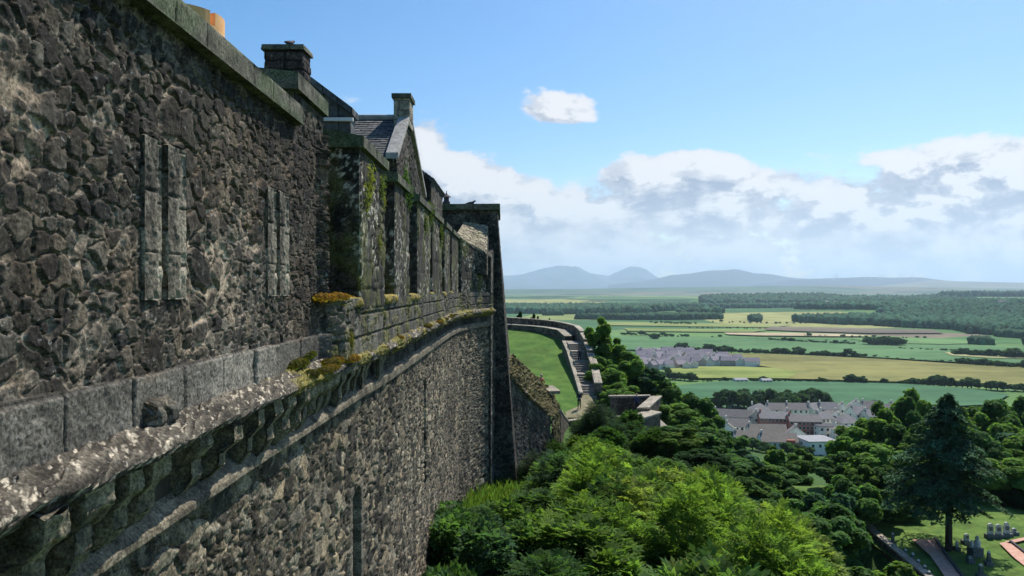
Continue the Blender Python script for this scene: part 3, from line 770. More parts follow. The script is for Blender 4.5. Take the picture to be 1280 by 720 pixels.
def house(px, ybase, Lpx, D, wh, rh, rz, label, group=None, name='terraced_house', **kw):
    x, y = on_plain(px, ybase); L = Lpx/F*y
    e = empty(name, (x, y, PLAIN+.4), rz, label, 'house', group)
    for nm, mb, mt in house_meshes(L, D, wh, rh, True, **kw):
        ms = [M[mt]] if isinstance(mt, str) else [M[q] for q in mt]
        if nm == 'window':   # pane in front of frame
            mb.v = [(v[0], v[1]-(.03 if i < 8 else 0)*(1 if abs(v[1]) > .6 else 0), v[2]) for i, v in enumerate(mb.v)]
        mb.build(nm, ms, e)
    return e
# (px centre, base y, length px, depth m, wall h, roof h, rz, label, kw)
TOWN = [
 (916, 531, 46, 9, 5.2, 3.4, -.30, 'long grey-roofed terrace at the left end of the town, gable to the right', dict(nwin=8, roofm='roof_grey')),
 (921, 543, 30, 9, 5.0, 3.2, -.25, 'grey-roofed white house in front of the long left terrace', dict(nwin=5)),
 (958, 552, 46, 9, 5.2, 3.4, -.12, 'brown-roofed terrace in front of the red brick terrace', dict(nwin=7, roofm='roof_brown')),
 (932, 560, 28, 9, 5.0, 3.2, -.15, 'brown-roofed house half hidden by trees at the near left of town', dict(nwin=4, roofm='roof_brown')),
 (972, 566, 44, 9, 6.0, 3.2, -.08, 'nearest brown-roofed terrace with red brick bay at its right end', dict(nwin=7, roofm='roof_brown', storeys=2)),
 (967, 537, 36, 10, 6.8, 2.8, -.16, 'left half of the long red brick terrace', dict(nwin=8, wall='brick_red', roofm='roof_blue', storeys=3)),
 (1004, 541, 38, 10, 6.8, 2.8, -.10, 'right half of the long red brick terrace', dict(nwin=8, wall='brick_red', roofm='roof_grey', storeys=3)),
 (1020, 569, 37, 14, 7.4, 1, .10, 'white flat-roofed house with a dark glazed entrance, nearest at the right', dict(nwin=4, flat=True, roofm='roof_pale', storeys=2, chim=0)),
 (1034, 545, 28, 10, 5.5, .6, -.06, 'white house with a thin dark flat roof behind the pale flat-roofed one', dict(nwin=4, flat=True, roofm='dark_trim', chim=0)),
 (1055, 551, 24, 10, 5.5, 2.4, -.05, 'white house with dark roof right of the pale flat-roofed one', dict(nwin=3, hip=True)),
 (1058, 538, 24, 11, 5.0, 3.6, .1, 'dark pyramid-roofed house at the right of the town', dict(nwin=3, hip=True, roofm='roof_blue')),
 (1036, 530, 24, 11, 4.6, 3.4, .0, 'hip-roofed grey house behind the thin flat-roofed one', dict(nwin=3, hip=True, roofm='roof_grey')),
 (949, 522, 22, 10, 5.0, 3.4, .1, 'blue-grey roofed house in the back row, leftmost', dict(nwin=3, roofm='roof_blue', hip=True)),
 (969, 521, 22, 9, 5.0, 3.2, -.1, 'grey roofed house in the back row, second from left', dict(nwin=3)),
 (995, 521, 26, 9, 5.0, 3.2, -.08, 'long grey roofed house in the middle of the back row', dict(nwin=4)),
 (1015, 521, 16, 9, 5.0, 3.2, .5, 'blue-grey house in the back row with gable turned to the castle', dict(nwin=2, roofm='roof_blue')),
 (1034, 521, 22, 9, 5.2, 3.4, -.1, 'blue-grey roofed white-gabled house right of the back row middle', dict(nwin=3, roofm='roof_blue')),
 (1028, 532, 18, 9, 4.6, 3.0, .3, 'small blue-roofed house between the brick terrace and the pyramid roof', dict(nwin=3, roofm='roof_blue')),
 (1052, 521, 14, 9, 5.0, 3.2, 1.3, 'small gabled house in the back row before the last group', dict(nwin=2, roofm='roof_blue')),
 (1072, 527, 20, 10, 5.2, 3.6, .2, 'blue-roofed house with white gable near the right tree', dict(nwin=3, roofm='roof_blue')),
 (1070, 517, 16, 9, 5.0, 3.4, 1.2, 'house with tall white gable at the rear right', dict(nwin=2, roofm='roof_blue')),
 (1088, 519, 22, 9, 5.2, 3.4, -.15, 'grey roofed house at the far right of the town, upper row', dict(nwin=3)),
 (1104, 523, 20, 9, 5.2, 3.2, -.2, 'cream house partly behind the right tree', dict(nwin=3, wall='harl_cream')),
 (1088, 530, 18, 9, 5.0, 3.2, .2, 'cream-walled blue-roofed house below the far right one', dict(nwin=3, wall='harl_cream', roofm='roof_blue')),
 (908, 550, 13, 10, 5.2, 3.8, 1.35, 'small white gable-fronted house below the left terrace', dict(nwin=2, roofm='roof_brown')),
 (983, 533, 12, 9, 5.4, 3.8, 1.45, 'narrow white gable-fronted house behind the brick terrace', dict(nwin=2)),
 (945, 533, 12, 9, 5.0, 3.6, 1.3, 'narrow cream gable-fronted house left of the brick terrace', dict(nwin=2, wall='harl_cream')),
 (1060, 558, 14, 10, 5.4, 3.8, 1.5, 'white gable-fronted house beside the trees at the near right of town', dict(nwin=2, roofm='roof_brown')),
 (994, 556, 12, 9, 5.6, 3.6, 1.4, 'white gable-fronted house between the brick bay and the flat-roofed house', dict(nwin=2)),
 (1044, 531, 11, 8, 5.0, 3.4, 1.2, 'little white gable behind the pyramid roof', dict(nwin=2, roofm='roof_brown')),
 (1120, 520, 18, 9, 5.2, 3.2, .3, 'pale house peeping past the right tree', dict(nwin=3, wall='harl_cream')),
]
for (px, yb, L, D, wh, rh, rz, lab, kw) in TOWN:
    if kw.get('flat') is None or not kw.get('flat'): pass
    e = house(px, yb, L, D, wh, rh, rz, lab, 'houses of the small town', **kw)
    if 'red brick bay' in lab:
        b = MB(); Lm = L/F*e.location.y; b.box((Lm/2-3.5, -5.2, 2.6), (3.4, 1.6, 9)); b.build('brick_bay', M['brick_red'], e)
    if 'dark glazed entrance' in lab:
        b = MB(); b.box((2.6, -7.2, 3.5), (2.2, .5, 7.2)); b.build('glazed_entrance', M['glass'], e)
for (px, yb, hp) in [(905, 545, 16), (896, 538, 18), (912, 556, 18), (926, 566, 20), (941, 571, 18), (957, 575, 17), (985, 577, 20), (998, 574, 16), (1000, 552, 12), (943, 540, 10), (988, 549, 10), (1012, 577, 15), (1047, 566, 18), (1058, 560, 20), (1066, 548, 16), (1050, 540, 8), (1085, 540, 16), (1096, 533, 14), (1108, 530, 14), (948, 527, 8), (981, 524, 7), (1060, 530, 8), (1078, 522, 7), (932, 532, 9), (970, 556, 8), (888, 528, 16)]:
    ftree(px, yb, hp, 'garden tree standing among the houses of the town', (.055, .12, .035), 1.1, 'garden trees in the town')
# distant estate
random.seed(21)
GC = []
protos = []
for v in range(5):
    L = 9+v*1.6
    e = empty('estate_house', (0, 0, 0), 0, 'x', 'house', 'houses of the distant estate')
    for nm, mb, mt in house_meshes(L, 8.5, 5.0, 3.6, True, nwin=2, storeys=1 if v % 2 else 2, wall=('estate_render', 'harl_cream', 'estate_render', 'brick_pale', 'estate_render')[v], roofm='roof_purple', chim=v % 2, doors=0):
        if nm == 'window': continue
        mb.build(nm, M[mt] if isinstance(mt, str) else [M[q] for q in mt], e)
    protos.append(e)
used = set(); cnt = 0
rows = [442.5, 445.5, 449, 452.5, 456.5, 460.5]
rowname = ['farthest', 'second', 'third', 'fourth', 'fifth', 'nearest']
for ri, yb in enumerate(rows):
    x0, x1 = [(797, 868), (797, 885), (797, 905), (797, 925), (797, 943), (797, 872)][ri]
    n = int((x1-x0)/7.6)
    for k in range(n):
        px = x0+(x1-x0)*(k+.5)/n+random.uniform(-1.6, 1.6); v = random.randrange(5)
        x, y = on_plain(px, yb+random.uniform(-.7, .7))
        lab = 'pale house with purple-grey roof in the %s row of the distant estate' % rowname[ri]
        rz = random.choice([0, .15, -.15, 1.57, 1.4, .6])
        if v not in used:
            used.add(v); e = protos[v]; e.location = (x, y, PLAIN+.4); e.rotation_euler = (0, 0, rz); e['label'] = lab; e['group'] = 'estate houses, %s row' % rowname[ri]
        else: e = dup(protos[v], (x, y, PLAIN+.4), rz, None, lab, 'estate houses, %s row' % rowname[ri])
        s = random.uniform(.78, 1.0); e.scale = (s, s, s)
for (px, yb, L, lab, rm) in [(815, 438.6, 22, 'long low shed with brownish roof behind the distant estate, left', 'brick_pale'), (859, 439.4, 14, 'low shed with orange roof behind the distant estate', 'roof_orange'), (925, 477.2, 16, 'long white shed on the hedge below the ripe field, left one', 'roof_pale'), (957, 477.8, 12, 'short white shed on the hedge below the ripe field, right one', 'roof_pale'),
                             (1040, 390.5, 18, 'pale buff mansion in the woods on the far ridge', 'harl_cream'), (1252, 409, 10, 'small grey tower house on the wooded ridge at the right', 'harl_cream')]:
    if 'mansion' in lab or 'tower' in lab:
        y = 2350 if 'mansion' in lab else 2000; x = (px-640)/F*y; e = empty('country_house', (x, y, gz(x, y)-1), 0, lab, 'house')
        for nm, mb, mt in house_meshes(L/F*y, 16, 14, 7, True, nwin=6, storeys=2, wall='harl_cream', roofm='roof_grey' if 'tower' in lab else 'harl_cream', chim=2):
            mb.build(nm, M[mt] if isinstance(mt, str) else [M[q] for q in mt], e)
    else: house(px, yb, L, 9, 2.2, 1.0, .05, lab, None, 'farm_shed', nwin=3, storeys=1, wall='harl_cream' if 'white' not in lab else 'harl_white', roofm=rm, chim=0, **({} if 'white' not in lab else {}))
# wind turbines on the far ridge
def turbine():
    e = empty('wind_turbine', (0, 0, 0), 0, 'white wind turbine on the long blue ridge, one of the thin far-off row', 'wind turbine', 'wind turbines on the far ridge')
    t = MB(); t.tube([(0, 0, -20), (0, 0, 78)], [3.2, 1.8], 8); t.build('tower', M['frame_white'], e)
    nc = MB(); nc.box((0, -1, 79.5), (4, 10, 4.5)); nc.build('nacelle', M['frame_white'], e)
    for k in range(3):
        b = MB(); a = k*2.094+.4; d = Vector((math.sin(a), 0, math.cos(a))); c = Vector((0, -7, 79.5))
        b.tube([c, c+d*12, c+d*42], [1.6, 1.9, .4], 6); b.build('blade', M['frame_white'], e)
    return e
tb0 = turbine(); first = True
rg = random.Random(4)
for px in [1008, 1023, 1031, 1041, 1043.5, 1046, 1047, 1062.5, 1081, 1088.5, 1092, 1100, 1102, 1106, 1110.5, 1119, 1126, 1130, 1141, 1143.5, 1126.5, 1098]:
    k = rg.uniform(0, 1); D = 14500-2400*.42*k
    yr = np.interp(px, turb_prof[0], turb_prof[1]); top = (360-yr)/F*14500+60
    T = (D-14500)/2400; z = -60+top*math.cos(T*math.pi/2)**1.15-8
    loc = ((px-640)/F*D, D, z)
    if first: tb0.location = loc; first = False; o = tb0
    else: o = dup(tb0, loc)
    o.rotation_euler.z = rg.uniform(-.5, .5)
# ------------------------------------------------------------------ stone surfaces
def stones(u, v, cw, ch, seed, jit=.8, metric=2.6, warp=.12):
    """irregular stones on the (u,v) plane in metres -> edge distance (m), id-hash fields, local offset"""
    wu = (fbm(u/cw*1.3, v/ch*1.3, 2, seed+50)-.5)*2*warp*cw*2; wv = (fbm(u/cw*1.3+9, v/ch*1.3+4, 2, seed+60)-.5)*2*warp*ch*2
    U = (u+wu)/cw; V = (v+wv)/ch
    row = np.floor(V)
    d1 = np.full(U.shape, 9.0); d2 = np.full(U.shape, 9.0)
    id1 = np.zeros(U.shape); ox = np.zeros(U.shape); oy = np.zeros(U.shape); b1i = np.zeros(U.shape, np.int64); b1j = np.zeros(U.shape, np.int64)
    for dj in (-2, -1, 0, 1, 2):
        j = (row+dj).astype(np.int64); off = .5*(j & 1)
        ib = np.floor(U-off).astype(np.int64)
        for di in (-2, -1, 0, 1, 2):
            i = ib+di
            h1 = _h(i, j, seed); h2 = _h(i, j, seed+1); h3 = _h(i, j, seed+2)
            cx = i+off+.5+(h1-.5)*jit; cy = j+.5+(h2-.5)*jit
            wgt = .55+.9*h3**1.3
            dx_ = np.abs(U-cx); dy_ = np.abs(V-cy)
            d = ((dx_**metric+dy_**metric)**(1/metric))/wgt
            near = d < d1
            d2 = np.where(near, d1, np.minimum(d2, d)); 
            ox = np.where(near, (U-cx), ox); oy = np.where(near, (V-cy), oy); b1i = np.where(near, i, b1i); b1j = np.where(near, j, b1j)
            d1 = np.where(near, d, d1)
    e = (d2-d1)
    r = lambda k: _h(b1i, b1j, seed+k)
    return e, d1, r, ox, oy
def rubble(u, v, seed=0, cw=.30, ch=.22, relief=.05, mortar=(.25, .225, .19), dark=(.040, .038, .036), light=(.19, .18, .16), mw=.14, pal=None, patchy=.5, roughn=.5):
    e, d1, r, ox, oy = stones(u, v, cw, ch, seed)
    big = fbm(u/1.3, v/1.3, 3, seed+90)
    gap = mw*(.5+2.6*patchy*sst(.45, .75, big)+.4)
    inside = sst(gap*.35, gap, e)
    # small pinning stones in the wide joints
    e2, d12, r2, ox2, oy2 = stones(u+3.3, v+1.7, cw*.36, ch*.40, seed+200)
    small = sst(.10, .26, e2)*(1-inside)*(r2(3) > .45)
    tilt = (r(4)-.5)*ox*1.5 + (r(5)-.5)*oy*1.5
    rough = fbm(u*14, v*14, 4, seed+7)-.5
    rough2 = fbm(u*45, v*45, 3, seed+8)-.5
    facet = np.abs(fbm(u*6+r(9)*50, v*6+r(8)*50, 3, seed+19)-.5)*2
    relief = relief*.55
    h = inside*(relief*(.5+.7*r(6)) + relief*tilt*.8 - relief*.45*facet) + small*relief*.5 + roughn*.026*rough*(.4+inside) + roughn*.014*rough2
    h = h - .020*sst(.35, .65, fbm(u*3.1, v*3.1, 3, seed+33))*(1-inside)
    t = np.clip(r(7)**1.7*(.8+.5*rough)+.18*rough, 0, 1)[..., None]
    D, Lc = np.array(dark), np.array(light)
    c = D+(Lc-D)*t
    hue = (r(10)-.5)[..., None]*np.array([.16, .02, -.14]); c = c*(1+hue)
    ts = np.clip(r2(7), 0, 1)[..., None]; cs = D*1.3+(Lc*1.1-D)*ts
    mc = np.array(mortar)*(.75+.5*fbm(u*20, v*20, 3, seed+12))[..., None]
    c = c*inside[..., None] + (1-inside[..., None])*(mc*(1-small[..., None])+cs*small[..., None])
    crev = sst(gap*.15, gap*.55, e); crev2 = np.where(inside > .02, 1, 1)
    line = np.exp(-((e-gap*.45)/(gap*.16+1e-3))**2)*(r(11) > .35)
    c = c*(1-.80*line)[..., None]; h = h-.014*line
    return h, c
def ashlar(u, v, seed=0, cw=.62, ch=.40, dark=(.10, .10, .09), light=(.25, .24, .22), relief=.012, joint=.012):
    j = np.floor(v/ch+.5*0); off = _h(j.astype(np.int64), (j*0).astype(np.int64), seed)*cw
    i = np.floor((u+off)/cw)
    fu = ((u+off)/cw-i)*cw; fv = (v/ch-j)*ch
    ed = np.minimum(np.minimum(fu, cw-fu), np.minimum(fv, ch-fv))
    ed = ed + .006*(fbm(u*12, v*12, 3, seed+3)-.5)
    ins = sst(joint*.3, joint*1.6, ed)
    rr = _h(i.astype(np.int64), j.astype(np.int64), seed+5); r2 = _h(i.astype(np.int64), j.astype(np.int64), seed+6)
    n_ = fbm(u*9, v*9, 4, seed+8); n2 = fbm(u*40, v*40, 3, seed+9)
    h = ins*(relief*(.4+r2)) + .016*(n_-.5) + .012*(n2-.5) - .02*np.clip(.36-n_, 0, 1)
    t = np.clip(rr*.7+.6*(n_-.35), 0, 1)[..., None]
    c = np.array(dark)+(np.array(light)-np.array(dark))*t
    c = c*(.35+.65*ins)[..., None]*(.7+.6*n2)[..., None]
    return h, c
def mossy(u, v, seed=0, amount=.5, lo=(.05, .06, .02), hi=(.26, .21, .06), base=None):
    n_ = fbm(u*2.2, v*2.2, 5, seed+1); n2 = fbm(u*11, v*11, 4, seed+2)
    mk = sst(.62-.35*amount, .72-.35*amount, n_*.7+n2*.3)
    t = np.clip(n2*1.6-.3, 0, 1)[..., None]
    return mk, .05*mk*(.4+n2), np.array(lo)+(np.array(hi)-np.array(lo))*t
def stains(u, v, c, seed=0, k=.5, lo=.40, hi=.66):
    s = sst(lo, hi, fbm(u*.8, v*.45, 4, seed+400))
    return c*(1-k*s)[..., None]

def grid_mesh(name, P, N, h, c, mat, parent=None, flip=False):
    V = P+N*h[..., None]; a, b = h.shape
    i = np.arange(a*b).reshape(a, b); q = np.stack([i[:-1, :-1], i[:-1, 1:], i[1:, 1:], i[1:, :-1]], -1).reshape(-1, 4)
    if flip: q = q[:, ::-1]
    me = mesh_np(name, V.reshape(-1, 3), q, mat, np.clip(c, 0, 1).reshape(-1, 3), smooth=True)
    return link(name, me, parent)
def qpatch(A, B, C, D, res, style, fade=.03, seed=0, uv0=(0, 0), hs=1.0):
    """bilinear patch A-B (bottom) D-C (top); normal = (B-A)x(D-A).  returns V,F,col"""
    A, B, C, D = [np.array(p, float) for p in (A, B, C, D)]
    lu = max(np.linalg.norm(B-A), np.linalg.norm(C-D)); lv = max(np.linalg.norm(D-A), np.linalg.norm(C-B))
    nu = max(2, int(lu/res)+1); nv = max(2, int(lv/res)+1)
    s, t = np.meshgrid(np.linspace(0, 1, nu), np.linspace(0, 1, nv))
    P = (A[None, None]*((1-s)*(1-t))[..., None]+B*(s*(1-t))[..., None]+C*(s*t)[..., None]+D*((1-s)*t)[..., None])
    N = np.cross(B-A, D-A)+np.cross(C-D, C-B)*1.0; N = N/np.linalg.norm(N)
    u = s*lu+uv0[0]; v = t*lv+uv0[1]
    h, c = style(u, v)
    ed = np.minimum(np.minimum(s*lu, (1-s)*lu), np.minimum(t*lv, (1-t)*lv))
    if fade: h = np.where(ed <= 1e-9, 0, h*sst(-.01, fade, ed))
    V = P+N*(h*hs)[..., None]
    i = np.arange(nu*nv).reshape(nv, nu); q = np.stack([i[:-1, :-1], i[:-1, 1:], i[1:, 1:], i[1:, :-1]], -1).reshape(-1, 4)
    return V.reshape(-1, 3), q, np.clip(c, 0, 1).reshape(-1, 3)
class SM:
    """stone mesh: several displaced patches in ONE mesh"""
    def __init__(s): s.V = []; s.F = []; s.C = []; s.n = 0
    def patch(s, *a, **k):
        V, q, c = qpatch(*a, **k); s.V.append(V); s.F.append(q+s.n); s.C.append(c); s.n += len(V); return s
    def block(s, base, zb, zt, res, style, top=None, batter=0.0, res_top=None, skip=(), bottom=False, fade=.03):
        """base: 4 (x,y) counter-clockwise seen from above; zb, zt numbers or lists of 4"""
        zb = [zb]*4 if np.isscalar(zb) else zb; zt = [zt]*4 if np.isscalar(zt) else zt
        cx = sum(p[0] for p in base)/4; cy = sum(p[1] for p in base)/4
        tp = [(p[0]+(cx-p[0])*batter, p[1]+(cy-p[1])*batter) for p in base]
        lo = [(*base[i], zb[i]) for i in range(4)]; hi = [(*tp[i], zt[i]) for i in range(4)]
        for i in range(4):
            if i in skip: continue
            j = (i+1) % 4
            s.patch(lo[i], lo[j], hi[j], hi[i], res, style, uv0=(i*7.3, zb[i]), fade=fade)
        s.patch(hi[0], hi[1], hi[2], hi[3], res_top or res, top or style, uv0=(3, 5), fade=fade)
        if bottom: s.patch(lo[3], lo[2], lo[1], lo[0], res*2, style, fade=fade)
        return s
    def build(s, name, mat, parent=None):
        nmax = s.n
        me = mesh_np(name, np.concatenate(s.V), np.concatenate(s.F), mat, np.concatenate(s.C), smooth=True)
        return link(name, me, parent)

# ------------------------------------------------------------------ THE CURTAIN WALL
wall = empty('curtain_wall', (0, 0, -11), 0, 'long dark rubble castle wall with a moss-edged ledge and tall merlons, filling the left of the view', 'castle wall')
def WL(o, **k): o.location = (0, 0, 11); return o    # children of the wall empty are modelled in world coordinates
PATH = np.array([(1.6, -2.75), (10.75, -2.73), (11.25, -2.44), (30, -2.38), (33.5, -2.25), (36, -1.85), (37.6, -1.45), (38.6, -1.0)])
PATH_LOW = np.array([(1.6, -2.75), (8, -2.72), (16, -2.48), (30, -2.38), (33.5, -2.25), (36, -1.85), (37.6, -1.45), (38.6, -1.0)])
CUR = [PATH]
def path_xy(y):
    return np.interp(y, CUR[0][:, 0], CUR[0][:, 1])
def path_frame(y, off):
    x = path_xy(y); dxdy = (path_xy(y+.05)-path_xy(y-.05))/.1
    k_ = np.sqrt(1+dxdy**2); return x+off/k_, y-off*dxdy/k_, 1/k_, -dxdy/k_
def s_samples(y0, y1, k, mx=.2):
    out = [y0]
    while out[-1] < y1: out.append(out[-1]+min(mx, k*max(out[-1], 3.0)))
    out[-1] = y1; return np.array(out)
def wall_surface(name, ys, zs, off, fn, batter=0.0):
    Yg, Zg = np.meshgrid(ys, zs)
    x, y, nx_, ny_ = path_frame(Yg, off)
    x = x - batter*(Zg-zs[0])
    u = Yg
    h, c = fn(u, Zg)
    P = np.stack([x, y, Zg], -1); N = np.stack([nx_, ny_, 0*nx_], -1)
    return WL(grid_mesh(name, P, N, h, c, M['masonry'], wall, flip=False))
SLITS = [(5.70, 5.97, 6.09, 6.42), (8.58, 8.88, 9.02, 9.38)]   # jamb/slot/jamb limits along the wall
def upper_fn(u, z):
    h, c = rubble(u, z, 11, .28, .24, .050, (.36, .305, .25), (.026, .024, .022), (.115, .103, .088), mw=.24, patchy=1.0)
    h2, c2 = rubble(u, z, 15, .15, .14, .036, (.28, .25, .215), (.030, .028, .027), (.19, .175, .15), mw=.17, patchy=.7)
    k = sst(.42, .56, fbm(u*1.1+3, z*1.1, 3, 321) + .09*sst(6.0, 9.0, u))[..., None]
    c = c*(1-k)+c2*k; h = h*(1-k[..., 0])+h2*k[..., 0]
    # smoother dressed course above the ledge
    ha, ca = ashlar(u-.35, z+1.06, 5, .86, .43, (.115, .115, .112), (.24, .235, .22), .03, .018)
    lim = -.63 + .05*(vnoise(u*1.2, u*0, 5)-.5)
    ka = (z < lim)*1.0; ka = np.where((u > 11.3) , 0, ka)
    c = np.where(ka[..., None] > .5, ca, c); h = np.where(ka > .5, ha+.03, h)
    # dark stains; stones blacker along the wall and towards the top
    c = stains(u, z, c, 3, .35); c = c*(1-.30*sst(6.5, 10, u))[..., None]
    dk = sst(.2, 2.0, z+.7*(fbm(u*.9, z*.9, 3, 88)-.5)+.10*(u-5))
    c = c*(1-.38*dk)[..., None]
    pk = sst(.48, .62, fbm(u*.7+5, z*.9, 3, 66))*(z > -.7)
    c = c*(1+pk[..., None]*np.array([.20, .10, .02]))
    for (a, b, c0, d) in SLITS:
        slot = (u > b-.005) & (u < c0+.005) & (z < 1.13) & (z > -.08)
        h = np.where(slot, -.22, h); c = np.where(slot[..., None], np.array([.03, .03, .03]), c)
        jb = (((u > a) & (u < b)) | ((u > c0) & (u < d))) & (z < 1.14) & (z > -.10)
        h = np.where(jb, -.02, h)
    return h, c
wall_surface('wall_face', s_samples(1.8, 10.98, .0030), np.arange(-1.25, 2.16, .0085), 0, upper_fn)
def mid_fn(u, z):
    h, c = rubble(u, z, 31, .24, .17, .06, (.16, .15, .13), (.032, .032, .030), (.15, .145, .13), mw=.14)
    h2, c2 = ashlar(u, z-.3, 25, .55, .36, (.05, .05, .048), (.16, .155, .14), .03, .02)
    k = (fbm(u*.5, z*.5, 2, 9) > .5)
    h = np.where(k, h2, h); c = np.where(k[..., None], c2, c)
    c = stains(u, z, c, 8, .4)
    mk, mh, mc = mossy(u, z, 3, .25, (.03, .05, .015), (.15, .14, .04))
    c = c*(1-mk[..., None]*.7)+mc*mk[..., None]*.7
    return h+mh*mk*.4, c
wall_surface('parapet_face', s_samples(10.9, 38.7, .0035), np.arange(-1.25, -.18, .014), 0, mid_fn)
# solid band above the sill past the last merlon
def lower_fn(u, z):
    cwv = .26
    h, c = rubble(u, z, 41, .34, .21, .09, (.16, .145, .118), (.022, .021, .019), (.32, .285, .22), mw=.13, patchy=.35)
    h2, c2 = rubble(u+5, z, 45, .17, .12, .07, (.17, .155, .127), (.026, .024, .021), (.28, .25, .195), mw=.13, patchy=.3)
    k = sst(.45, .55, fbm(u*.8+1, z*.8, 3, 121))[..., None]
    c = c*(1-k)+c2*k; h = h*(1-k[..., 0])+h2*k[..., 0]
    c = stains(u, z, c, 12, .35, .5, .75)
    # strip of pale streaked stones along the old quoin
    q = np.exp(-((u-20.5-.6*(vnoise(z*.8, z*0, 4)-.5))/2.4)**2)
    c = c*(1+.45*q*sst(.3, .6, fbm(u*3, z*.6, 3, 131)))[..., None]
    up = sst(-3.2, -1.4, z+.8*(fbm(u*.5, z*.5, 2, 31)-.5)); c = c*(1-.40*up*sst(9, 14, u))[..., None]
    s1 = ((u > 12.75) & (u < 13.35) & (z < -3.62+.25*np.sqrt(np.clip(1-((u-13.05)/.3)**2, 0, 1))) & (z > -6.6))
    fr = ((u > 12.55) & (u < 13.55) & (z < -3.3) & (z > -6.8)) & ~s1
    h = np.where(fr, .03+.3*h, h); c = np.where(fr[..., None], c*.5+np.array([.10, .095, .085])*.6, c)
    h = np.where(s1, -.55, h); c = np.where(s1[..., None], c*.25, c)
    s2 = ((u > 21.9) & (u < 22.35) & (z < -2.6) & (z > -5.6)); h = np.where(s2, -.4, h); c = np.where(s2[..., None], c*.3, c)
    return h, c
CUR[0] = PATH_LOW
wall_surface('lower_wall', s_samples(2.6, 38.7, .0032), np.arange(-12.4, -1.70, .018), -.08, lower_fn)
def band_fn(u, z):
    h, c = ashlar(u, z, 61, .34, .6, (.10, .098, .088), (.27, .255, .22), .02, .02)
    return h, c
wall_surface('corbel_band', s_samples(2.6, 38.7, .004), np.arange(-1.75, -1.10, .014), -.12, lambda u, z: (lambda hc: (hc[0], stains(u, z, hc[1], 4, .7)))(rubble(u, z, 71, .22, .3, .04, (.06, .055, .05), (.02, .02, .018), (.09, .085, .075))))  # near-black stone colour paints in the shade of the gaps between corbels
# ledge: swept rough slaty profile
def sweep(name, prof, y0, y1, k, fn, mat, mx=.2):
    ys = s_samples(y0, y1, k, mx); pr = np.array(prof); d = np.r_[0, np.cumsum(np.linalg.norm(np.diff(pr, axis=0), axis=1))]
    t = np.linspace(0, d[-1], max(8, int(d[-1]/.009))); O = np.interp(t, d, pr[:, 0]); Zp = np.interp(t, d, pr[:, 1])
    Yg, Tg = np.meshgrid(ys, t); Og = np.repeat(O[:, None], len(ys), 1); Zg = np.repeat(Zp[:, None], len(ys), 1)
    do = np.gradient(O, t); dz = np.gradient(Zp, t); no = -dz*-1; nz = -do*-1
    no_ = np.repeat((-dz)[:, None]*-1, len(ys), 1)*-1; nz_ = np.repeat(do[:, None], len(ys), 1)
    h, c, dofs, dzz = fn(Yg, Tg, Og, Zg)
    off = Og + h*(-no_ if False else no_*-1) + dofs; z = Zg + h*nz_ + dzz
    x, y, nx_, ny_ = path_frame(Yg, 0); 
    P = np.stack([x+off*nx_, y+off*ny_, z], -1)
    return WL(grid_mesh(name, P, P*0, h*0, c, mat, wall, flip=True))
def ledge_w(u): return 1 - .28*sst(9, 14, u)
def ledge_fn(u, t, o, z):
    sl = fbm(u*9+t*26, t*5-u*2.5, 4, 201)                 # slanting slaty splinters
    n_ = fbm(u*4, t*9, 4, 203); n2 = fbm(u*30, t*40, 3, 205)
    br = fbm(u*1.7, u*0, 4, 207)
    step_ = np.floor((t*1.0+u*.10+.05*n_)*16)/16-(t+u*.10+.05*n_)
    h = .06*(sl-.5)+.04*(n_-.5)+.022*(n2-.5)+.10*step_
    top = sst(.02, .08, t)
    h = h*top
    b = _h(np.floor(u/.83).astype(np.int64), np.zeros(u.shape, np.int64), 5); h = h + .025*(b-.5)*top
    dofs = -(1-ledge_w(u))*o + .10*(br-.5)*sst(.05, .28, o)
    tt = np.clip((sl-.36)*2.3, 0, 1)[..., None]
    c = np.array([.028, .026, .023])*(1-tt)+np.array([.115, .108, .095])*tt
    pale = sst(.63, .69, fbm(u*19+t*26, t*24, 4, 211))[..., None]; c = c*(1-pale*.8)+np.array([.36, .34, .30])*pale*.8
    mk = sst(.50, .62, fbm(u*1.9, t*2, 4, 213)+.10*sst(8.5, 11, u)-.06*sst(15, 22, u)-.22*(1-sst(6.5, 9.5, u))-.02)*(o < .33)
    m2 = fbm(u*7, t*9, 3, 215)[..., None]; mc = np.array([.05, .07, .015])*(1-m2)+np.array([.19, .155, .045])*m2
    c = c*(1-mk[..., None])+mc*mk[..., None]; h = h+mk*.03*(.5+n2)
    return h, c, dofs, 0*h
sweep('ledge', [(-.02, -.985), (.06, -.995), (.17, -1.05), (.265, -1.10), (.285, -1.14), (.26, -1.19), (.16, -1.22), (.10, -1.30), (-.02, -1.34)], 2.4, 38.65, .0030, ledge_fn, M['masonry'])
def string_fn(u, t, o, z):
    n_ = fbm(u*7, t*9, 4, 221); h = .025*(n_-.5)+.012*(fbm(u*30, t*30, 3, 222)-.5)
    j = np.abs(((u/.72) % 1)-.5); h = np.where(j > .485, h-.015, h)
    tt = np.clip((n_-.2)*1.5, 0, 1)[..., None]; c = np.array([.07, .065, .055])*(1-tt)+np.array([.19, .175, .14])*tt
    c = c*(1-.5*sst(.55, .7, fbm(u*3, t*4, 3, 225)))[..., None]
    w_ = 1-.93*sst(9, 15, u)
    return h*w_, c, -(1-w_)*np.clip(o, 0, 1), 0*h
sweep('string_course', [(-.10, -1.66), (-.02, -1.72), (.06, -1.80), (.065, -1.86), (.01, -1.89), (-.10, -1.91)], 2.6, 38.6, .004, string_fn, M['masonry'])
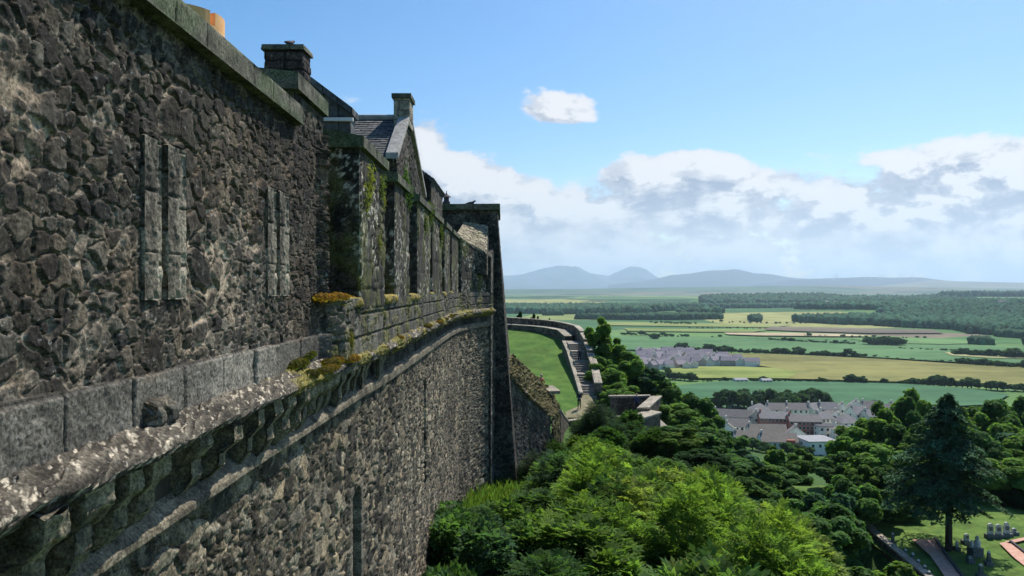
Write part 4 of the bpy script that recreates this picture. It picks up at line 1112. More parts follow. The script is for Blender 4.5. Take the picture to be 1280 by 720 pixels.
# corbels: two rounded steps each, worn
def corbel_mesh(seed):
    rng = np.random.default_rng(seed); sm = SM()
    st = lambda u, v: (.075*(fbm(u*7, v*7, 4, seed)-.5)+.016*(fbm(u*35, v*35, 3, seed+1)-.5), (np.array([.07, .066, .055])+(np.array([.21, .195, .16])-.07)*np.clip(fbm(u*5, v*5, 4, seed+2)*2.4-.75, 0, 1)[..., None]))
    def step(w, o0, o1, z0, z1):
        # front curved: three facets from (o0,z0) bottom to (o1,z1) top
        prof = [(o0, z0), (o0+(o1-o0)*.55, z0+(z1-z0)*.18), (o1, z0+(z1-z0)*.5), (o1, z1)]
        for (a, b) in zip(prof[:-1], prof[1:]):
            sm.patch((a[0], -w, a[1]), (a[0], w, a[1]), (b[0], w, b[1]), (b[0], -w, b[1]), .012, st, fade=.0, uv0=(seed, a[1]))
        for s in (-1, 1):
            for (a, b) in zip(prof[:-1], prof[1:]):
                q = [(-.05, s*w, a[1]), (a[0], s*w, a[1]), (b[0], s*w, b[1]), (-.05, s*w, b[1])]
                if s > 0: q = [q[1], q[0], q[3], q[2]]
                sm.patch(*q, .02, st, fade=.0, uv0=(seed+s, a[1]))
        sm.patch((-.05, -w, z1), (o1, -w, z1), (o1, w, z1), (-.05, w, z1), .03, st, fade=0)
        sm.patch((-.05, w, z0), (o0, w, z0), (o0, -w, z0), (-.05, -w, z0), .03, st, fade=0)
    step(.10*rng.uniform(.85,1.15), .03, .19, -.57, -.27); step(.125*rng.uniform(.85,1.15), .12, .31, -.31, .0)
    VV = np.concatenate(sm.V); CC = np.concatenate(sm.C)
    ii = 0
    for V_, C_ in zip(sm.V, sm.C):      # flank colour darkened to stand in for shade
        if np.ptp(V_[:, 1]) < .11: C_ *= .9
    return mesh_np('corbel', np.concatenate(sm.V), np.concatenate(sm.F), M['dressed'], np.concatenate(sm.C), smooth=True)
CM = [corbel_mesh(k) for k in range(5)]
y = 2.9; k = 0; rg = random.Random(3)
while y < 15.5:
    if rg.random() < .12: y += rg.uniform(.3, .45)
    x, yy, nx_, ny_ = path_frame(np.array([y]), np.array([-.03-rg.random()*.05]))
    o = link('corbel', CM[rg.randrange(5)], wall); o.location = (x[0], yy[0], -1.20+11)
    o.rotation_euler = (rg.uniform(-.07, .07), rg.uniform(-.08, .12), math.atan2(ny_[0], nx_[0])+rg.uniform(-.03, .03))
    w_ = float(ledge_w(np.array([y]))[0]); w_ *= rg.uniform(.85, 1.05)*(1-.45*min(1, max(0, (y-9)/5))); o.scale = (w_*rg.uniform(.8, 1.08), rg.uniform(.75, 1.35), rg.uniform(.88, 1.04))
    y += rg.uniform(.38, .56); k += 1
CUR_AFTER = 1
# slit jambs
def jst(u, v):
    n_ = fbm(u*8, v*5, 4, 301); h = .05*(n_-.5)+.02*(fbm(u*40, v*40, 3, 302)-.5)
    jn = (np.abs(((v/.46+.2*np.round(u)) % 1)-.5) > .482)*1.0; h = h-.02*jn-.02*sst(.6, .7, fbm(u*5, v*5, 3, 306))
    return h, (1-.6*jn)[..., None]*(np.array([.08, .076, .07])+(np.array([.25, .24, .215])-.08)*np.clip(n_*2.2-.7, 0, 1)[..., None])*(1-.5*sst(.5,.7,fbm(u*3,v*3,3,305)))[..., None]
for (a, b, c0, d) in SLITS:
    for (p, q) in ((a, b), (c0, d)):
        sm = SM(); x0 = -2.80; x1 = -2.705
        sm.block([(x0, p), (x1, p), (x1, q), (x0, q)], -.09, 1.13, .012, jst, fade=.02); o = sm.build('slit_jamb', M['dressed'], wall); WL(o)
# the little projecting stone above the ledge
sm = SM(); sm.block([(-2.8, 5.62), (-2.60, 5.68), (-2.59, 6.0), (-2.8, 6.08)], [-1.0, -1.02, -1.02, -1.0], [-.78, -.88, -.90, -.80], .014, lambda u, v: rubble(u, v, 7, .5, .4, .05, dark=(.05, .05, .045), light=(.12, .115, .10)))
WL(sm.build('projecting_stone', M['masonry'], wall))
# wall core behind the faces (closes the wall, casts its shade)
core = MB()
core.box((-3.35, 6.0, -5.35), (1.1, 9.6, 14.9)); core.box((-3.50, 24.9, -6.4), (1.1, 27.0, 12.3))
core.box((-4.3, 11.05, -5.6), (2.4, .6, 14))
WL(core.build('wall_core', M['bark'], wall))

def mer_style(seed, top=False):
    def f(u, v):
        h, c = rubble(u, v, seed, .26, .17, .045, (.085, .078, .066), (.018, .018, .017), (.095, .088, .075), mw=.12)
        ha, ca = ashlar(u, v, seed+1, .5, .42, (.020, .020, .019), (.062, .060, .053), .02, .015)
        k = fbm(u*.8, v*.8, 2, seed+5) > .47
        h = np.where(k, ha, h); c = np.where(k[..., None], ca, c)
        lk = sst(.60, .66, fbm(u*14, v*14, 4, seed+6))*sst(.5, .62, fbm(u*1.4, v*1.4, 2, seed+7)); c = c*(1-lk[..., None])+np.array([.40, .40, .37])*lk[..., None]
        mk = sst(.52, .66, fbm(u*1.6, v*1.0, 4, seed+8)); m2 = fbm(u*8, v*8, 3, seed+9)[..., None]
        mc = np.array([.03, .055, .015])*(1-m2)+np.array([.16, .17, .035])*m2; c = c*(1-.4*mk[..., None])+mc*.4*mk[..., None]
        return h+.02*mk*m2[..., 0], c
    return f
def cap_style(seed):
    def f(u, v):
        n_ = fbm(u*4, v*4, 5, seed); n2 = fbm(u*30, v*30, 3, seed+1)
        h = .03*(n_-.5)+.008*(n2-.5); t = np.clip(n_*1.8-.45, 0, 1)[..., None]
        c = np.array([.035, .038, .032])*(1-t)+np.array([.125, .13, .108])*t
        g = sst(.52, .62, fbm(u*1.7, v*1.7, 3, seed+3))[..., None]; c = c*(1-.5*g)+np.array([.06, .095, .045])*.5*g
        j = np.abs(((u/.62+.3) % 1)-.5) > .488; c = np.where(j[..., None], c*.25, c); h = np.where(j, h-.02, h)
        return h, c
    return f
def merlon(y0, y1, xo, th, zb, zt, seed, over=.09, ch=.22, res=None):
    res = res or .0022*y0+.004
    m = SM(); m.block([(xo-th, y0), (xo, y0), (xo, y1), (xo-th, y1)], zb, zt-ch, res, mer_style(seed))
    o = WL(m.build('merlon', M['masonry'], wall))
    cp = SM(); X0, X1 = xo-th-over, xo+over
    cp.block([(X0, y0-over), (X1, y0-over), (X1, y1+over*.5), (X0, y1+over*.5)], zt-ch, [zt+.10, zt-.05, zt-.05, zt+.10], res*1.2, cap_style(seed), bottom=True)
    c = cp.build('coping', M['dressed'], o)
    return o
merlon(9.85, 11.35, -2.78, 1.15, -1.0, 2.78, 501, .08, .26)
MER = [(12.15, 14.5, -2.40, .55, 2.42), (15.9, 18.1, -2.42, .55, 2.40), (19.7, 22.8, -2.42, .55, 2.42), (23.6, 26.6, -2.43, .55, 2.42), (27.9, 30.2, -2.43, .55, 2.42), (31.2, 35.0, -2.43, .5, 2.42)]
for i, (a, b, xo, th, zt) in enumerate(MER): merlon(a, b, xo, th, -.35, zt, 520+i*13)
# sills between merlons, mossy
def sill_style(seed):
    def f(u, v):
        h, c = cap_style(seed)(u, v); mk = sst(.42, .55, fbm(u*2.3, v*2.3, 3, seed+5)); m2 = fbm(u*12, v*12, 3, seed+6)[..., None]
        mc = np.array([.10, .09, .02])*(1-m2)+np.array([.24, .19, .045])*m2
        return h+mk*.05*m2[..., 0], c*(1-mk[..., None])+mc*mk[..., None]
    return f
prev = 11.2
for i, (a, b, xo, th, zt) in enumerate(MER+[(38.6, 39, -2.4, .5, 0)]):
    sm = SM(); xx = -2.36 if i else -2.50
    sm.block([(xx-.7, prev-.05), (xx, prev-.05), (-2.36, a+.05), (-3.06, a+.05)], -.30, -.16, .014+.001*a, sill_style(601+i)); WL(sm.build('sill', M['dressed'], wall)); prev = b
# end piece of parapet that turns in to the tower
sm = SM(); sm.block([(-2.93, 34.9), (-2.3, 34.9), (-1.15, 38.9), (-2.6, 38.9)], -.25, [2.35, 2.3, 1.55, 1.9], .05, mer_style(701)); WL(sm.build('parapet_end', M['masonry_far'], wall))
# near coping
cp = SM()
cp.block([(-3.25, 1.7), (-2.58, 1.7), (-2.62, 9.74), (-3.25, 9.74)], 2.05, [2.40, 2.27, 2.27, 2.40], .016, cap_style(811), bottom=True)
WL(cp.build('coping', M['dressed'], wall))
# moss cushions along the outer ledge and the sills
def cushion(seed):
    rng = np.random.default_rng(seed); n = 900; d = rng.normal(size=(n, 3)); d[:, 2] = np.abs(d[:, 2]); d /= np.linalg.norm(d, axis=1, keepdims=True)
    C = d*np.array([.10, .22, .07])*(.75+.3*rng.random((n, 1))); col = np.stack([.8+.6*rng.random(n), .7+.4*rng.random(n), .6+.4*rng.random(n)], 1)
    return leaves_mesh('moss_cushion', C, d+rng.normal(size=(n, 3))*.4, .022, col, M['leaf'], 1.8)
CU = [cushion(k) for k in range(3)]
rg = random.Random(8)
for k in range(64):
    y = rg.uniform(8.6, 33) if k % 3 else rg.uniform(9, 16); off = rg.uniform(.10, .24)*ledge_w(np.array([y]))[0]
    if fbm(np.array([y*.8]), np.array([0.]), 2, 5)[0] < .42: continue
    x, yy, nx_, ny_ = path_frame(np.array([y]), np.array([off])); s = rg.uniform(.7, 1.6)
    o = link('moss_cushion', CU[k % 3], wall, color=rg.choice([(.13, .115, .03), (.09, .095, .025), (.17, .13, .03), (.05, .065, .02)])); o.location = (x[0], yy[0], -1.06-.25*(off-.1)+11); o.scale = (s*.9, s, s*.8)
for (x, y, z, s, c) in [(-2.68, 10.95, -.18, 1.3, (.22, .16, .03)), (-2.6, 11.5, -.17, 1.2, (.20, .15, .03)), (-2.55, 11.95, -.18, .9, (.25, .2, .04)), (-2.6, 15.1, -.2, 1.0, (.2, .18, .04)), (-2.8, 10.2, -.92, 1.3, (.06, .09, .02)), (-2.7, 9.6, -.97, 1.1, (.07, .09, .02))]:
    o = link('moss_cushion', CU[0], wall, color=c); o.location = (x, y, z+11); o.scale = (s*1.4, s*1.6, s*1.2)
# small ferns and tufts growing from merlon faces
def tuft_mesh(seed, n=420, r=.30, drop=.35):
    rng = np.random.default_rng(seed); C = rng.normal(size=(n, 3))*np.array([.07, r*.6, r*.7]); C[:, 0] = np.abs(C[:, 0]); C[:, 2] -= drop*rng.random(n)*.6
    return leaves_mesh('wall_plant', C, np.stack([np.ones(n), rng.normal(size=n)*.6, .5+.4*rng.random(n)], 1), .045, leaf_cols(rng, n), M['leaf'], 2.4)
TU = [tuft_mesh(k) for k in range(3)]
for (px, py, Y, s, c) in [(455, 218, 12.9, 1.0, (.17, .19, .03)), (452, 240, 12.6, .9, (.14, .17, .03)), (470, 228, 14.1, .9, (.10, .14, .04)), (466, 300, 13.9, .7, (.13, .15, .04)), (505, 222, 17.4, 1.0, (.06, .12, .03)), (512, 240, 17.9, 1.0, (.05, .10, .03)), (536, 262, 22.5, 1.1, (.08, .12, .03)), (528, 278, 21.3, .9, (.10, .13, .04)), (440, 350, 12.2, .5, (.10, .12, .04)), (550, 290, 26, 1.1, (.07, .10, .03)), (478, 246, 14.4, .6, (.18, .18, .03)), (430, 424, 11.6, .5, (.14, .14, .03))]:
    x, yy, z = W_(px, py, Y); o = link('wall_plant', TU[int(px) % 3], wall, color=c); o.location = (-2.42, Y, z+11); o.scale = (s*.7, s*.6, s*.7)

# ------------------------------------------------------------------ END TOWER
tower = empty('corner_tower', (0, 0, 0), 0, 'tall dark square tower with battered corner closing the far end of the castle wall', 'tower')
def tw_style(seed, mort=.12, lt=.17, cw=.34, ch=.17):
    def f(u, v):
        h, c = rubble(u, v, seed, cw, ch, .06, (mort, mort*.95, mort*.85), (.032, .031, .030), (lt, lt*.96, lt*.87), mw=.14, patchy=.4)
        return h, stains(u, v, c, seed, .5)
    return f
sm = SM()
# battered body: bottom corners and top corners
b0_ = [(-4.2, 40.0), (.40, 40.0), (.6, 46.5), (-4.2, 46.5)]; t0_ = [(-4.2, 40.4), (-.78, 40.2), (-.85, 46.2), (-4.2, 46.2)]
zb_, zt_ = -12.5, 4.05
for i in range(4):
    j = (i+1) % 4
    sm.patch((*b0_[i], zb_), (*b0_[j], zb_), (*t0_[j], zt_), (*t0_[i], zt_), .055 if i == 0 else .12, tw_style(900+i, .10, .13), fade=.05)
tb = sm.build('tower_wall', M['masonry_far'], tower)
cp = SM(); cp.block([(-4.3, 40.15), (-.62, 39.95), (-.70, 46.4), (-4.3, 46.4)], 4.05, 4.36, .06, cap_style(911), bottom=True); cp.build('coping', M['dressed'], tower)
# weathered stone slope where the wall dies into the tower
def weath(seed):
    def f(u, v):
        h, c = ashlar(u, v, seed, .5, .22, (.17, .155, .12), (.36, .33, .26), .05, .03); mk = sst(.5, .62, fbm(u*1.6, v*1.6, 3, seed+4))[..., None]
        return h+.05*(fbm(u*5, v*5, 3, seed)-.5), c*(1-.4*mk)+np.array([.12, .13, .05])*.4*mk
    return f
sm = SM(); A = (-2.62, 36.0, 2.45); Bq = (-1.22, 37.2, 1.62); Cq = (-1.25, 40.2, 3.22); Dq = (-2.50, 40.2, 3.42)
sm.patch(A, Bq, Cq, Dq, .045, weath(921), fade=.05)
sm.patch((-2.62, 36, .9), (-1.22, 37.2, .6), Bq, A, .05, tw_style(922)); sm.patch((-1.22, 37.2, .6), (-1.2, 40.2, .6), Cq, Bq, .05, tw_style(923)); sm.patch((-2.5, 40.2, .6), (-2.62, 36, .9), A, Dq, .1, tw_style(924))
sm.build('sloped_stone_roof', M['masonry_far'], tower)
# facing wall between ledge end and tower: below
sm = SM(); sm.block([(-2.6, 38.4), (-1.05, 38.4), (-.95, 40.6), (-2.6, 40.6)], -12.4, [1.9, 1.55, 2.2, 2.2], .05, tw_style(931, .14, .20)); sm.build('return_wall', M['masonry_far'], tower)
sm = SM(); sm.block([(-2.4, 38.18), (-.98, 38.18), (-.98, 38.45), (-2.4, 38.45)], -1.18, -1.0, .03, cap_style(935), bottom=True); sm.build('ledge', M['dressed'], tower)
# lantern finial and a resting gull-shaped stone on top
t = empty('roof_lantern', W_(558, 252, 41.5), 0, 'small dark pointed roof lantern on top of the far tower', 'finial')
mb = MB(); mb.lathe((0, 0, 0), [(.20, -.15), (.20, .0), (.14, .02), (.14, .22), (.26, .24), (.05, .40), (.03, .48)], 10); o = mb.build('lantern_body', M['dark_trim'], t)
mb = MB(); mb.tube([(0, 0, .46), (0, 0, .58)], .018, 6); mb.build('spike', M['dark_trim'], t)
M['bird'] = flat_mat('feather', (.04, .04, .045), .8)
def bird(loc, s, rz, label):
    bm_v = MB(); bm_v.tube([(-.20, 0, .10), (-.12, 0, .115), (0, 0, .13), (.09, 0, .15), (.13, 0, .20), (.17, 0, .215), (.20, 0, .21)], [.012, .035, .065, .05, .032, .03, .008], 10)
    bm_v.tube([(.02, .02, .09), (.02, .02, -.01)], .008, 5); bm_v.tube([(.02, -.02, .09), (.02, -.02, -.01)], .008, 5)
    o = bm_v.build('bird', M['bird'], None, True); o.location = loc; o.scale = (s, s, s); o.rotation_euler = (0, 0, rz); tag(o, label, 'bird'); return o
x, y, z = W_(588, 251.5, 41.6); bird((x, y, 4.36), 1.5, .1, 'dark bird crouched on the flat top of the far tower')

# mossy spur
spur = empty('mossy_spur_wall', (1.5, 44, -11), 0, 'dark rubble spur wall with a broken moss-covered sloping top right of the tower', 'wall')
def SPL(o): o.location = (-1.5, -44, 11); return o
def mossrub(seed, am=.75):
    def f(u, v):
        h, c = rubble(u, v, seed, .30, .22, .16, (.06, .055, .04), (.03, .027, .022), (.16, .145, .11)); mk, mh, mc = mossy(u, v, seed, am*.8, (.022, .032, .010), (.115, .10, .035))
        n_ = fbm(u*1.3, v*1.3, 4, seed+9); return h*1.3+mh*2+.35*(n_-.5), c*(1-.8*mk[..., None])+mc*.8*mk[..., None]
    return f
sm = SM()
F0 = [W_(611, 400, 39.6), W_(633, 468, 41), W_(660, 500, 44), W_(688, 522, 47)]
G0 = [(-1.3, 39.6, -12.5), (-.3, 41, -12.6), (.9, 44, -13), (2.33, 47, -13.5)]
K0 = [W_(611, 380, 42.5), W_(637, 443, 44.5), W_(664, 466, 49), W_(689, 492, 54)]
for a in range(3):
    sm.patch(G0[a], G0[a+1], F0[a+1], F0[a], .06, tw_style(950+a, .13, .15), fade=.0, uv0=(a*3, 0))
    if a: sm.patch(F0[a], F0[a+1], K0[a+1], K0[a], .06, mossrub(960), fade=.02, uv0=(a*3, 0))
E0 = W_(697, 512, 56); 
sm.patch((2.33, 47, -13.5), (3.4, 56, -14), E0, F0[3], .08, mossrub(970, .5), fade=.0)
sm.patch(F0[3], E0, E0, K0[3], .08, mossrub(972), fade=.0)
SPL(sm.build('rubble_body', M['masonry_far'], spur))
sm = SM(); 
def slab(sm_, px0, py0, Y0, px1, py1, Y1, wid, th, seed):
    a = np.array(W_(px0, py0, Y0)); b = np.array(W_(px1, py1, Y1)); d = b-a; n_ = np.array([-d[1], d[0], 0]); n_ = n_/np.linalg.norm(n_)*wid
    sm_.block([tuple(a[:2]), tuple(b[:2]), tuple((b+n_)[:2]), tuple((a+n_)[:2])], [a[2]-th, b[2]-th, b[2]-th, a[2]-th], [a[2], b[2], b[2], a[2]], .08, lambda u, v: ashlar(u, v, seed, 1.1, 1.2, (.15, .14, .12), (.30, .28, .24), .01, .01), bottom=True)
slab(sm, 677, 482, 52.5, 686, 489, 51.0, .8, .2, 3); SPL(sm.build('cap_stone', M['dressed'], spur))
sm = SM(); slab(sm, 690, 511.5, 54.0, 701, 512, 54.5, .8, .22, 5); SPL(sm.build('cap_stone', M['dressed'], spur))

# ------------------------------------------------------------------ BUILDINGS ABOVE THE WALL
hs_ = empty('slate_roofed_range', (-4, 21, -1), 0, 'castle building with dark slate roof, pale gable coping and square chimney above the merlons', 'building')
def HL(o): o.location = (4, -21, 1); return o
xg = -2.95; yr_ = (21.9, 4.78); ye = (19.6, 3.34); yf = (25.6, 3.15)
sm = SM()
gs = tw_style(1001, .10, .14, .3, .16)
sm.patch((xg, 19.7, -1), (xg, yr_[0], -1), (xg, yr_[0], yr_[1]-.1), (xg, 19.7, ye[1]), .04, gs); sm.patch((xg, yr_[0], -1), (xg, yf[0], -1), (xg, yf[0], yf[1]-.2), (xg, yr_[0], yr_[1]-.1), .04, gs)
sm.patch((-7, 19.75, -1), (xg, 19.75, -1), (xg, 19.75, ye[1]-.05), (-7, 19.75, ye[1]-.05), .05, tw_style(1003, .1, .14)); sm.patch((xg, yf[0], -1), (-7, yf[0], -1), (-7, yf[0], yf[1]-.1), (xg, yf[0], yf[1]-.1), .15, gs)
HL(sm.build('wall', M['masonry'], hs_))
def roof_plane(name, p0, p1, slope, parent, th=.12, n_off=None):
    """slate roof slab as own object with UV-like local frame: X along eave, Y up the slope"""
    p0, p1, sl = Vector(p0), Vector(p1), Vector(slope); L = (p1-p0).length; H = sl.length
    mb = MB(); rng = random.Random(5); mb.box((L/2, H/2, -th/2), (L, H, th))
    rows = int(H/.16)
    for r_ in range(rows):      # real overlapping slate courses
        xx = -(r_ % 2)*.13
        while xx < L:
            w_ = rng.uniform(.17, .30); x0 = max(0, xx); x1 = min(L, xx+w_-.008)
            if x1-x0 > .03:
                y0 = r_*.16-rng.uniform(0, .015); z0 = .022+rng.uniform(0, .012)
                mb.hexa([(x0, y0, z0-.014), (x1, y0, z0-.014), (x1, y0+.2, -.004), (x0, y0+.2, -.004), (x0, y0, z0), (x1, y0, z0+rng.uniform(-.004, .004)), (x1, y0+.2, .010), (x0, y0+.2, .010)])
            xx += w_
    o = mb.build(name, M['slate'], parent); ex = (p1-p0).normalized(); ey = sl.normalized(); ez = ex.cross(ey)
    from mathutils import Matrix
    o.matrix_local = Matrix(((ex.x, ey.x, ez.x, p0.x), (ex.y, ey.y, ez.y, p0.y), (ex.z, ey.z, ez.z, p0.z), (0, 0, 0, 1)))
    return o
def off(p): return (p[0]+4, p[1]-21, p[2]+1)
roof_plane('roof_slope', off((-7.5, 19.45, 3.25)), off((xg-.05, 19.45, 3.25)), Vector((0, yr_[0]-19.45, yr_[1]-3.25)), hs_)
roof_plane('roof_slope', off((xg-.05, 25.75, 3.05)), off((-7.5, 25.75, 3.05)), Vector((0, yr_[0]-25.75, yr_[1]-3.05)), hs_)
mb = MB(); mb.tube([(-7.5, yr_[0], yr_[1]+.04), (xg-.1, yr_[0], yr_[1]+.04)], .09, 8); HL(mb.build('ridge', M['cap'], hs_))
def skew(y0, z0, y1, z1):
    mb = MB(); t_ = .16; w0, w1 = xg-.22, xg+.10
    mb.hexa([(w0, y0, z0), (w1, y0, z0), (w1, y1, z1), (w0, y1, z1), (w0, y0, z0+t_), (w1, y0, z0+t_), (w1, y1, z1+t_), (w0, y1, z1+t_)]); return HL(mb.build('gable_coping', M['cap'], hs_, bevel=.015))
skew(19.4, 3.24, 21.75, 4.76); skew(22.05, 4.76, 25.8, 3.0)
sm = SM(); cst = lambda u, v: ashlar(u, v, 77, .5, .26, (.12, .11, .10), (.34, .32, .28), .015, .015)
sm.block([(-3.28, 21.5), (-2.86, 21.5), (-2.86, 22.3), (-3.28, 22.3)], 4.5, 5.28, .02, cst); ch = HL(sm.build('chimney', M['dressed'], hs_))
sm = SM(); sm.block([(-3.34, 21.43), (-2.80, 21.43), (-2.80, 22.37), (-3.34, 22.37)], 5.28, 5.40, .03, cap_style(78), bottom=True); sm.build('chimney_cap', M['dressed'], ch)
# second gabled building
b2 = empty('gabled_building', (-4, 30, -1), 0, 'second dark castle building with a falling roof edge between the slate roof and the tower', 'building')
mb = SM(); x0, x1 = -5.4, -2.98
mb.patch((x0, 28.5, -1), (x1, 28.5, -1), (x1, 28.5, 4.10), (x0, 28.5, 5.75), .05, tw_style(1101, .09, .12)); mb.patch((x1, 28.5, -1), (x1, 33, -1), (x1, 33, 4.1), (x1, 28.5, 4.1), .07, tw_style(1102, .09, .12))
mb.patch((x1, 33, -1), (x0, 33, -1), (x0, 33, 5.75), (x1, 33, 4.1), .3, tw_style(1103)); mb.patch((x0, 33, -1), (x0, 28.5, -1), (x0, 28.5, 5.75), (x0, 33, 5.75), .3, tw_style(1103))
o = mb.build('wall', M['masonry_far'], b2); o.location = (4, -30, 1)
roof_plane('roof_slope', (x1+.1+4, 28.35-30, 4.0+1), (x1+.1+4, 33.2-30, 4.0+1), Vector((x0-x1-.1, 0, 5.82-4.0)), b2)
# first roof corner with pale flashing behind block 0, and wide chimney
b1 = empty('low_roofed_lodge', (-4.5, 15, -1), 0, 'low dark roof corner with a pale flashing just behind the tall first merlon', 'building')
sm = SM(); sm.block([(-5.6, 14.0), (-3.02, 14.0), (-3.02, 14.26), (-5.6, 14.26)], -1, 2.98, .08, tw_style(1151, .08, .1)); o = sm.build('wall', M['masonry'], b1); o.location = (4.5, -15, 1)
mb = MB(); mb.add([(-2.85, 13.8, 3.10), (-2.85, 14.35, 3.10), (-3.95, 14.35, 3.92), (-3.95, 13.8, 3.92), (-2.85, 13.8, 3.22), (-2.85, 14.35, 3.22), (-3.95, 14.35, 4.04), (-3.95, 13.8, 4.04)], [(3, 2, 1, 0), (4, 5, 6, 7), (0, 1, 5, 4), (1, 2, 6, 5), (2, 3, 7, 6), (3, 0, 4, 7)])
mb.add([(-3.95, 13.8, 3.92), (-3.95, 14.35, 3.92), (-5.6, 14.35, 3.1), (-5.6, 13.8, 3.1), (-3.95, 13.8, 4.04), (-3.95, 14.35, 4.04), (-5.6, 14.35, 3.22), (-5.6, 13.8, 3.22)], [(3, 2, 1, 0), (4, 5, 6, 7), (0, 1, 5, 4), (1, 2, 6, 5), (2, 3, 7, 6), (3, 0, 4, 7)])
mb.add([(-2.90, 13.9, 2.6), (-2.90, 13.9, 3.13), (-3.95, 13.9, 3.93), (-5.55, 13.9, 3.12), (-5.55, 13.9, 2.6), (-2.90, 14.28, 2.6), (-2.90, 14.28, 3.13), (-3.95, 14.28, 3.93), (-5.55, 14.28, 3.12), (-5.55, 14.28, 2.6)], [(0, 1, 2, 3, 4), (9, 8, 7, 6, 5), (0, 5, 6, 1), (4, 3, 8, 9)])
o = mb.build('roof', M['slate'], b1); o.location = (4.5, -15, 1)
mb = MB(); mb.box((-3.12, 13.86, 3.02), (.55, .06, .06)); o = mb.build('flashing', M['frame_white'], b1); o.location = (4.5, -15, 1)
cs_ = empty('wide_chimney_stack', (-3.4, 12.0, 2.4), 0, 'wide square black stone chimney stack with a thin ledged cap rising behind the first merlon', 'chimney')
sm = SM(); sm.block([(-3.80, 11.9), (-3.23, 11.9), (-3.21, 12.3), (-3.80, 12.3)], 1.0, 3.66, .014, lambda u, v: (lambda hc: (hc[0], hc[1]*np.array([.9, .82, .85])))(ashlar(u, v, 83, .3, .14, (.022, .02, .022), (.07, .065, .065), .02, .014)))
o = sm.build('stack', M['masonry'], cs_); o.location = (3.4, -12.0, -2.4)
sm = SM(); sm.block([(-3.85, 11.85), (-3.19, 11.85), (-3.17, 12.35), (-3.85, 12.35)], 3.66, 3.74, .02, cap_style(84), bottom=True, batter=.04); o = sm.build('cap', M['dressed'], cs_); o.location = (3.4, -12.0, -2.4)
x, y, z = W_(362, 56, 12.05); bird((x, y, 3.73), .65, 1.2, 'small dark bird perched on the wide black chimney stack')
# ochre hall turret
M['ochre'] = noise_mat('ochre_limewash', (.80, .40, .15), (.88, .50, .22), 1.2, 5, .9, .2, .01)
tt = empty('ochre_turret', (-17.35, 40, -2), 0, 'ochre limewashed crenellated turret showing over the near coping against the sky', 'turret')
mb = MB(); rr = 2.35; zt0 = 12.9
mb.lathe((0, 0, 0), [(rr, 0), (rr, zt0+1.75), (rr+.05, zt0+1.8), (rr+.05, zt0+1.9), (rr, zt0+1.95), (rr, zt0+2.3)], 40); mb.build('turret_wall', M['ochre'], tt)
def arc_wall(a0, a1, z0, z1, n=10):
    m_ = MB(); ro, ri = rr, rr-.4
    for k in range(n):
        b0q = a0+(a1-a0)*k/n; b1q = a0+(a1-a0)*(k+1)/n
        p = [(ri*math.cos(b0q), ri*math.sin(b0q)), (ro*math.cos(b0q), ro*math.sin(b0q)), (ro*math.cos(b1q), ro*math.sin(b1q)), (ri*math.cos(b1q), ri*math.sin(b1q))]
        m_.hexa([(*q, z0) for q in p]+[(*q, z1) for q in p])
    return m_
z0 = zt0+2.3
arc_wall(0, 2*math.pi, z0-.01, z0+.11, 40).build('parapet', M['ochre'], tt)
for k in range(7):
    c_ = R(-20.5+25.7)+k*2*math.pi/7; m_ = arc_wall(c_-.37, c_+.37, z0+.10, z0+.75, 6)
    o = m_.build('merlon', M['ochre'], tt)
    m_ = arc_wall(c_-.375, c_+.375, z0+.75, z0+.80, 6); m_.build('merlon_cap', M['ochre'], o)

# ------------------------------------------------------------------ TERRACE, STAIR, PARAPETS
def lawn_z(x, y): return -12.0+.178*(y-75)+.03*(x-6)*0
ys = np.linspace(72.6, 113.5, 90)
def rx(y): return np.interp(y, [72, 76, 80, 81.5, 97, 99, 113.5], [6.6, 8.4, 7.4, 7.35, 6.75, 7.2, 5.0])
XL = -22.0
S_, T_ = np.meshgrid(np.linspace(0, 1, 60), ys); X = XL+(rx(T_)-XL)*S_; Z = lawn_z(X, T_)+.25*(fbm(X*.25, T_*.25, 3, 7)-.5)
Z = np.maximum(Z, -12.6)
i = np.arange(X.size).reshape(X.shape); q = np.stack([i[:-1, :-1], i[:-1, 1:], i[1:, 1:], i[1:, :-1]], -1).reshape(-1, 4)
me = mesh_np('lawn', np.stack([X, T_, Z], -1).reshape(-1, 3), q, M['lawn'], smooth=True); tag(link('lawn', me), kind='structure')
mb = MB(); P = [(5.0, 72.9), (6.6, 72.9), (8.3, 76), (8.0, 79.8), (7.2, 79.8), (6.6, 76.2), (5.2, 74.6)]
me = bpy.data.meshes.new('path'); me.from_pydata([(x, y, lawn_z(x, y)+.16) for x, y in P], [], [tuple(range(len(P)))]); me.materials.append(M['earth']); tag(link('path', me), kind='structure')
pst = lambda seed: (lambda u, v: (lambda hc: (hc[0], stains(u, v, hc[1], seed, .4)))(rubble(u, v, seed, .34, .2, .05, (.13, .12, .10), (.045, .042, .037), (.18, .165, .14))))
cst2 = lambda seed: (lambda u, v: ashlar(u, v, seed, .9, 1.5, (.17, .16, .14), (.34, .32, .28), .02, .015))
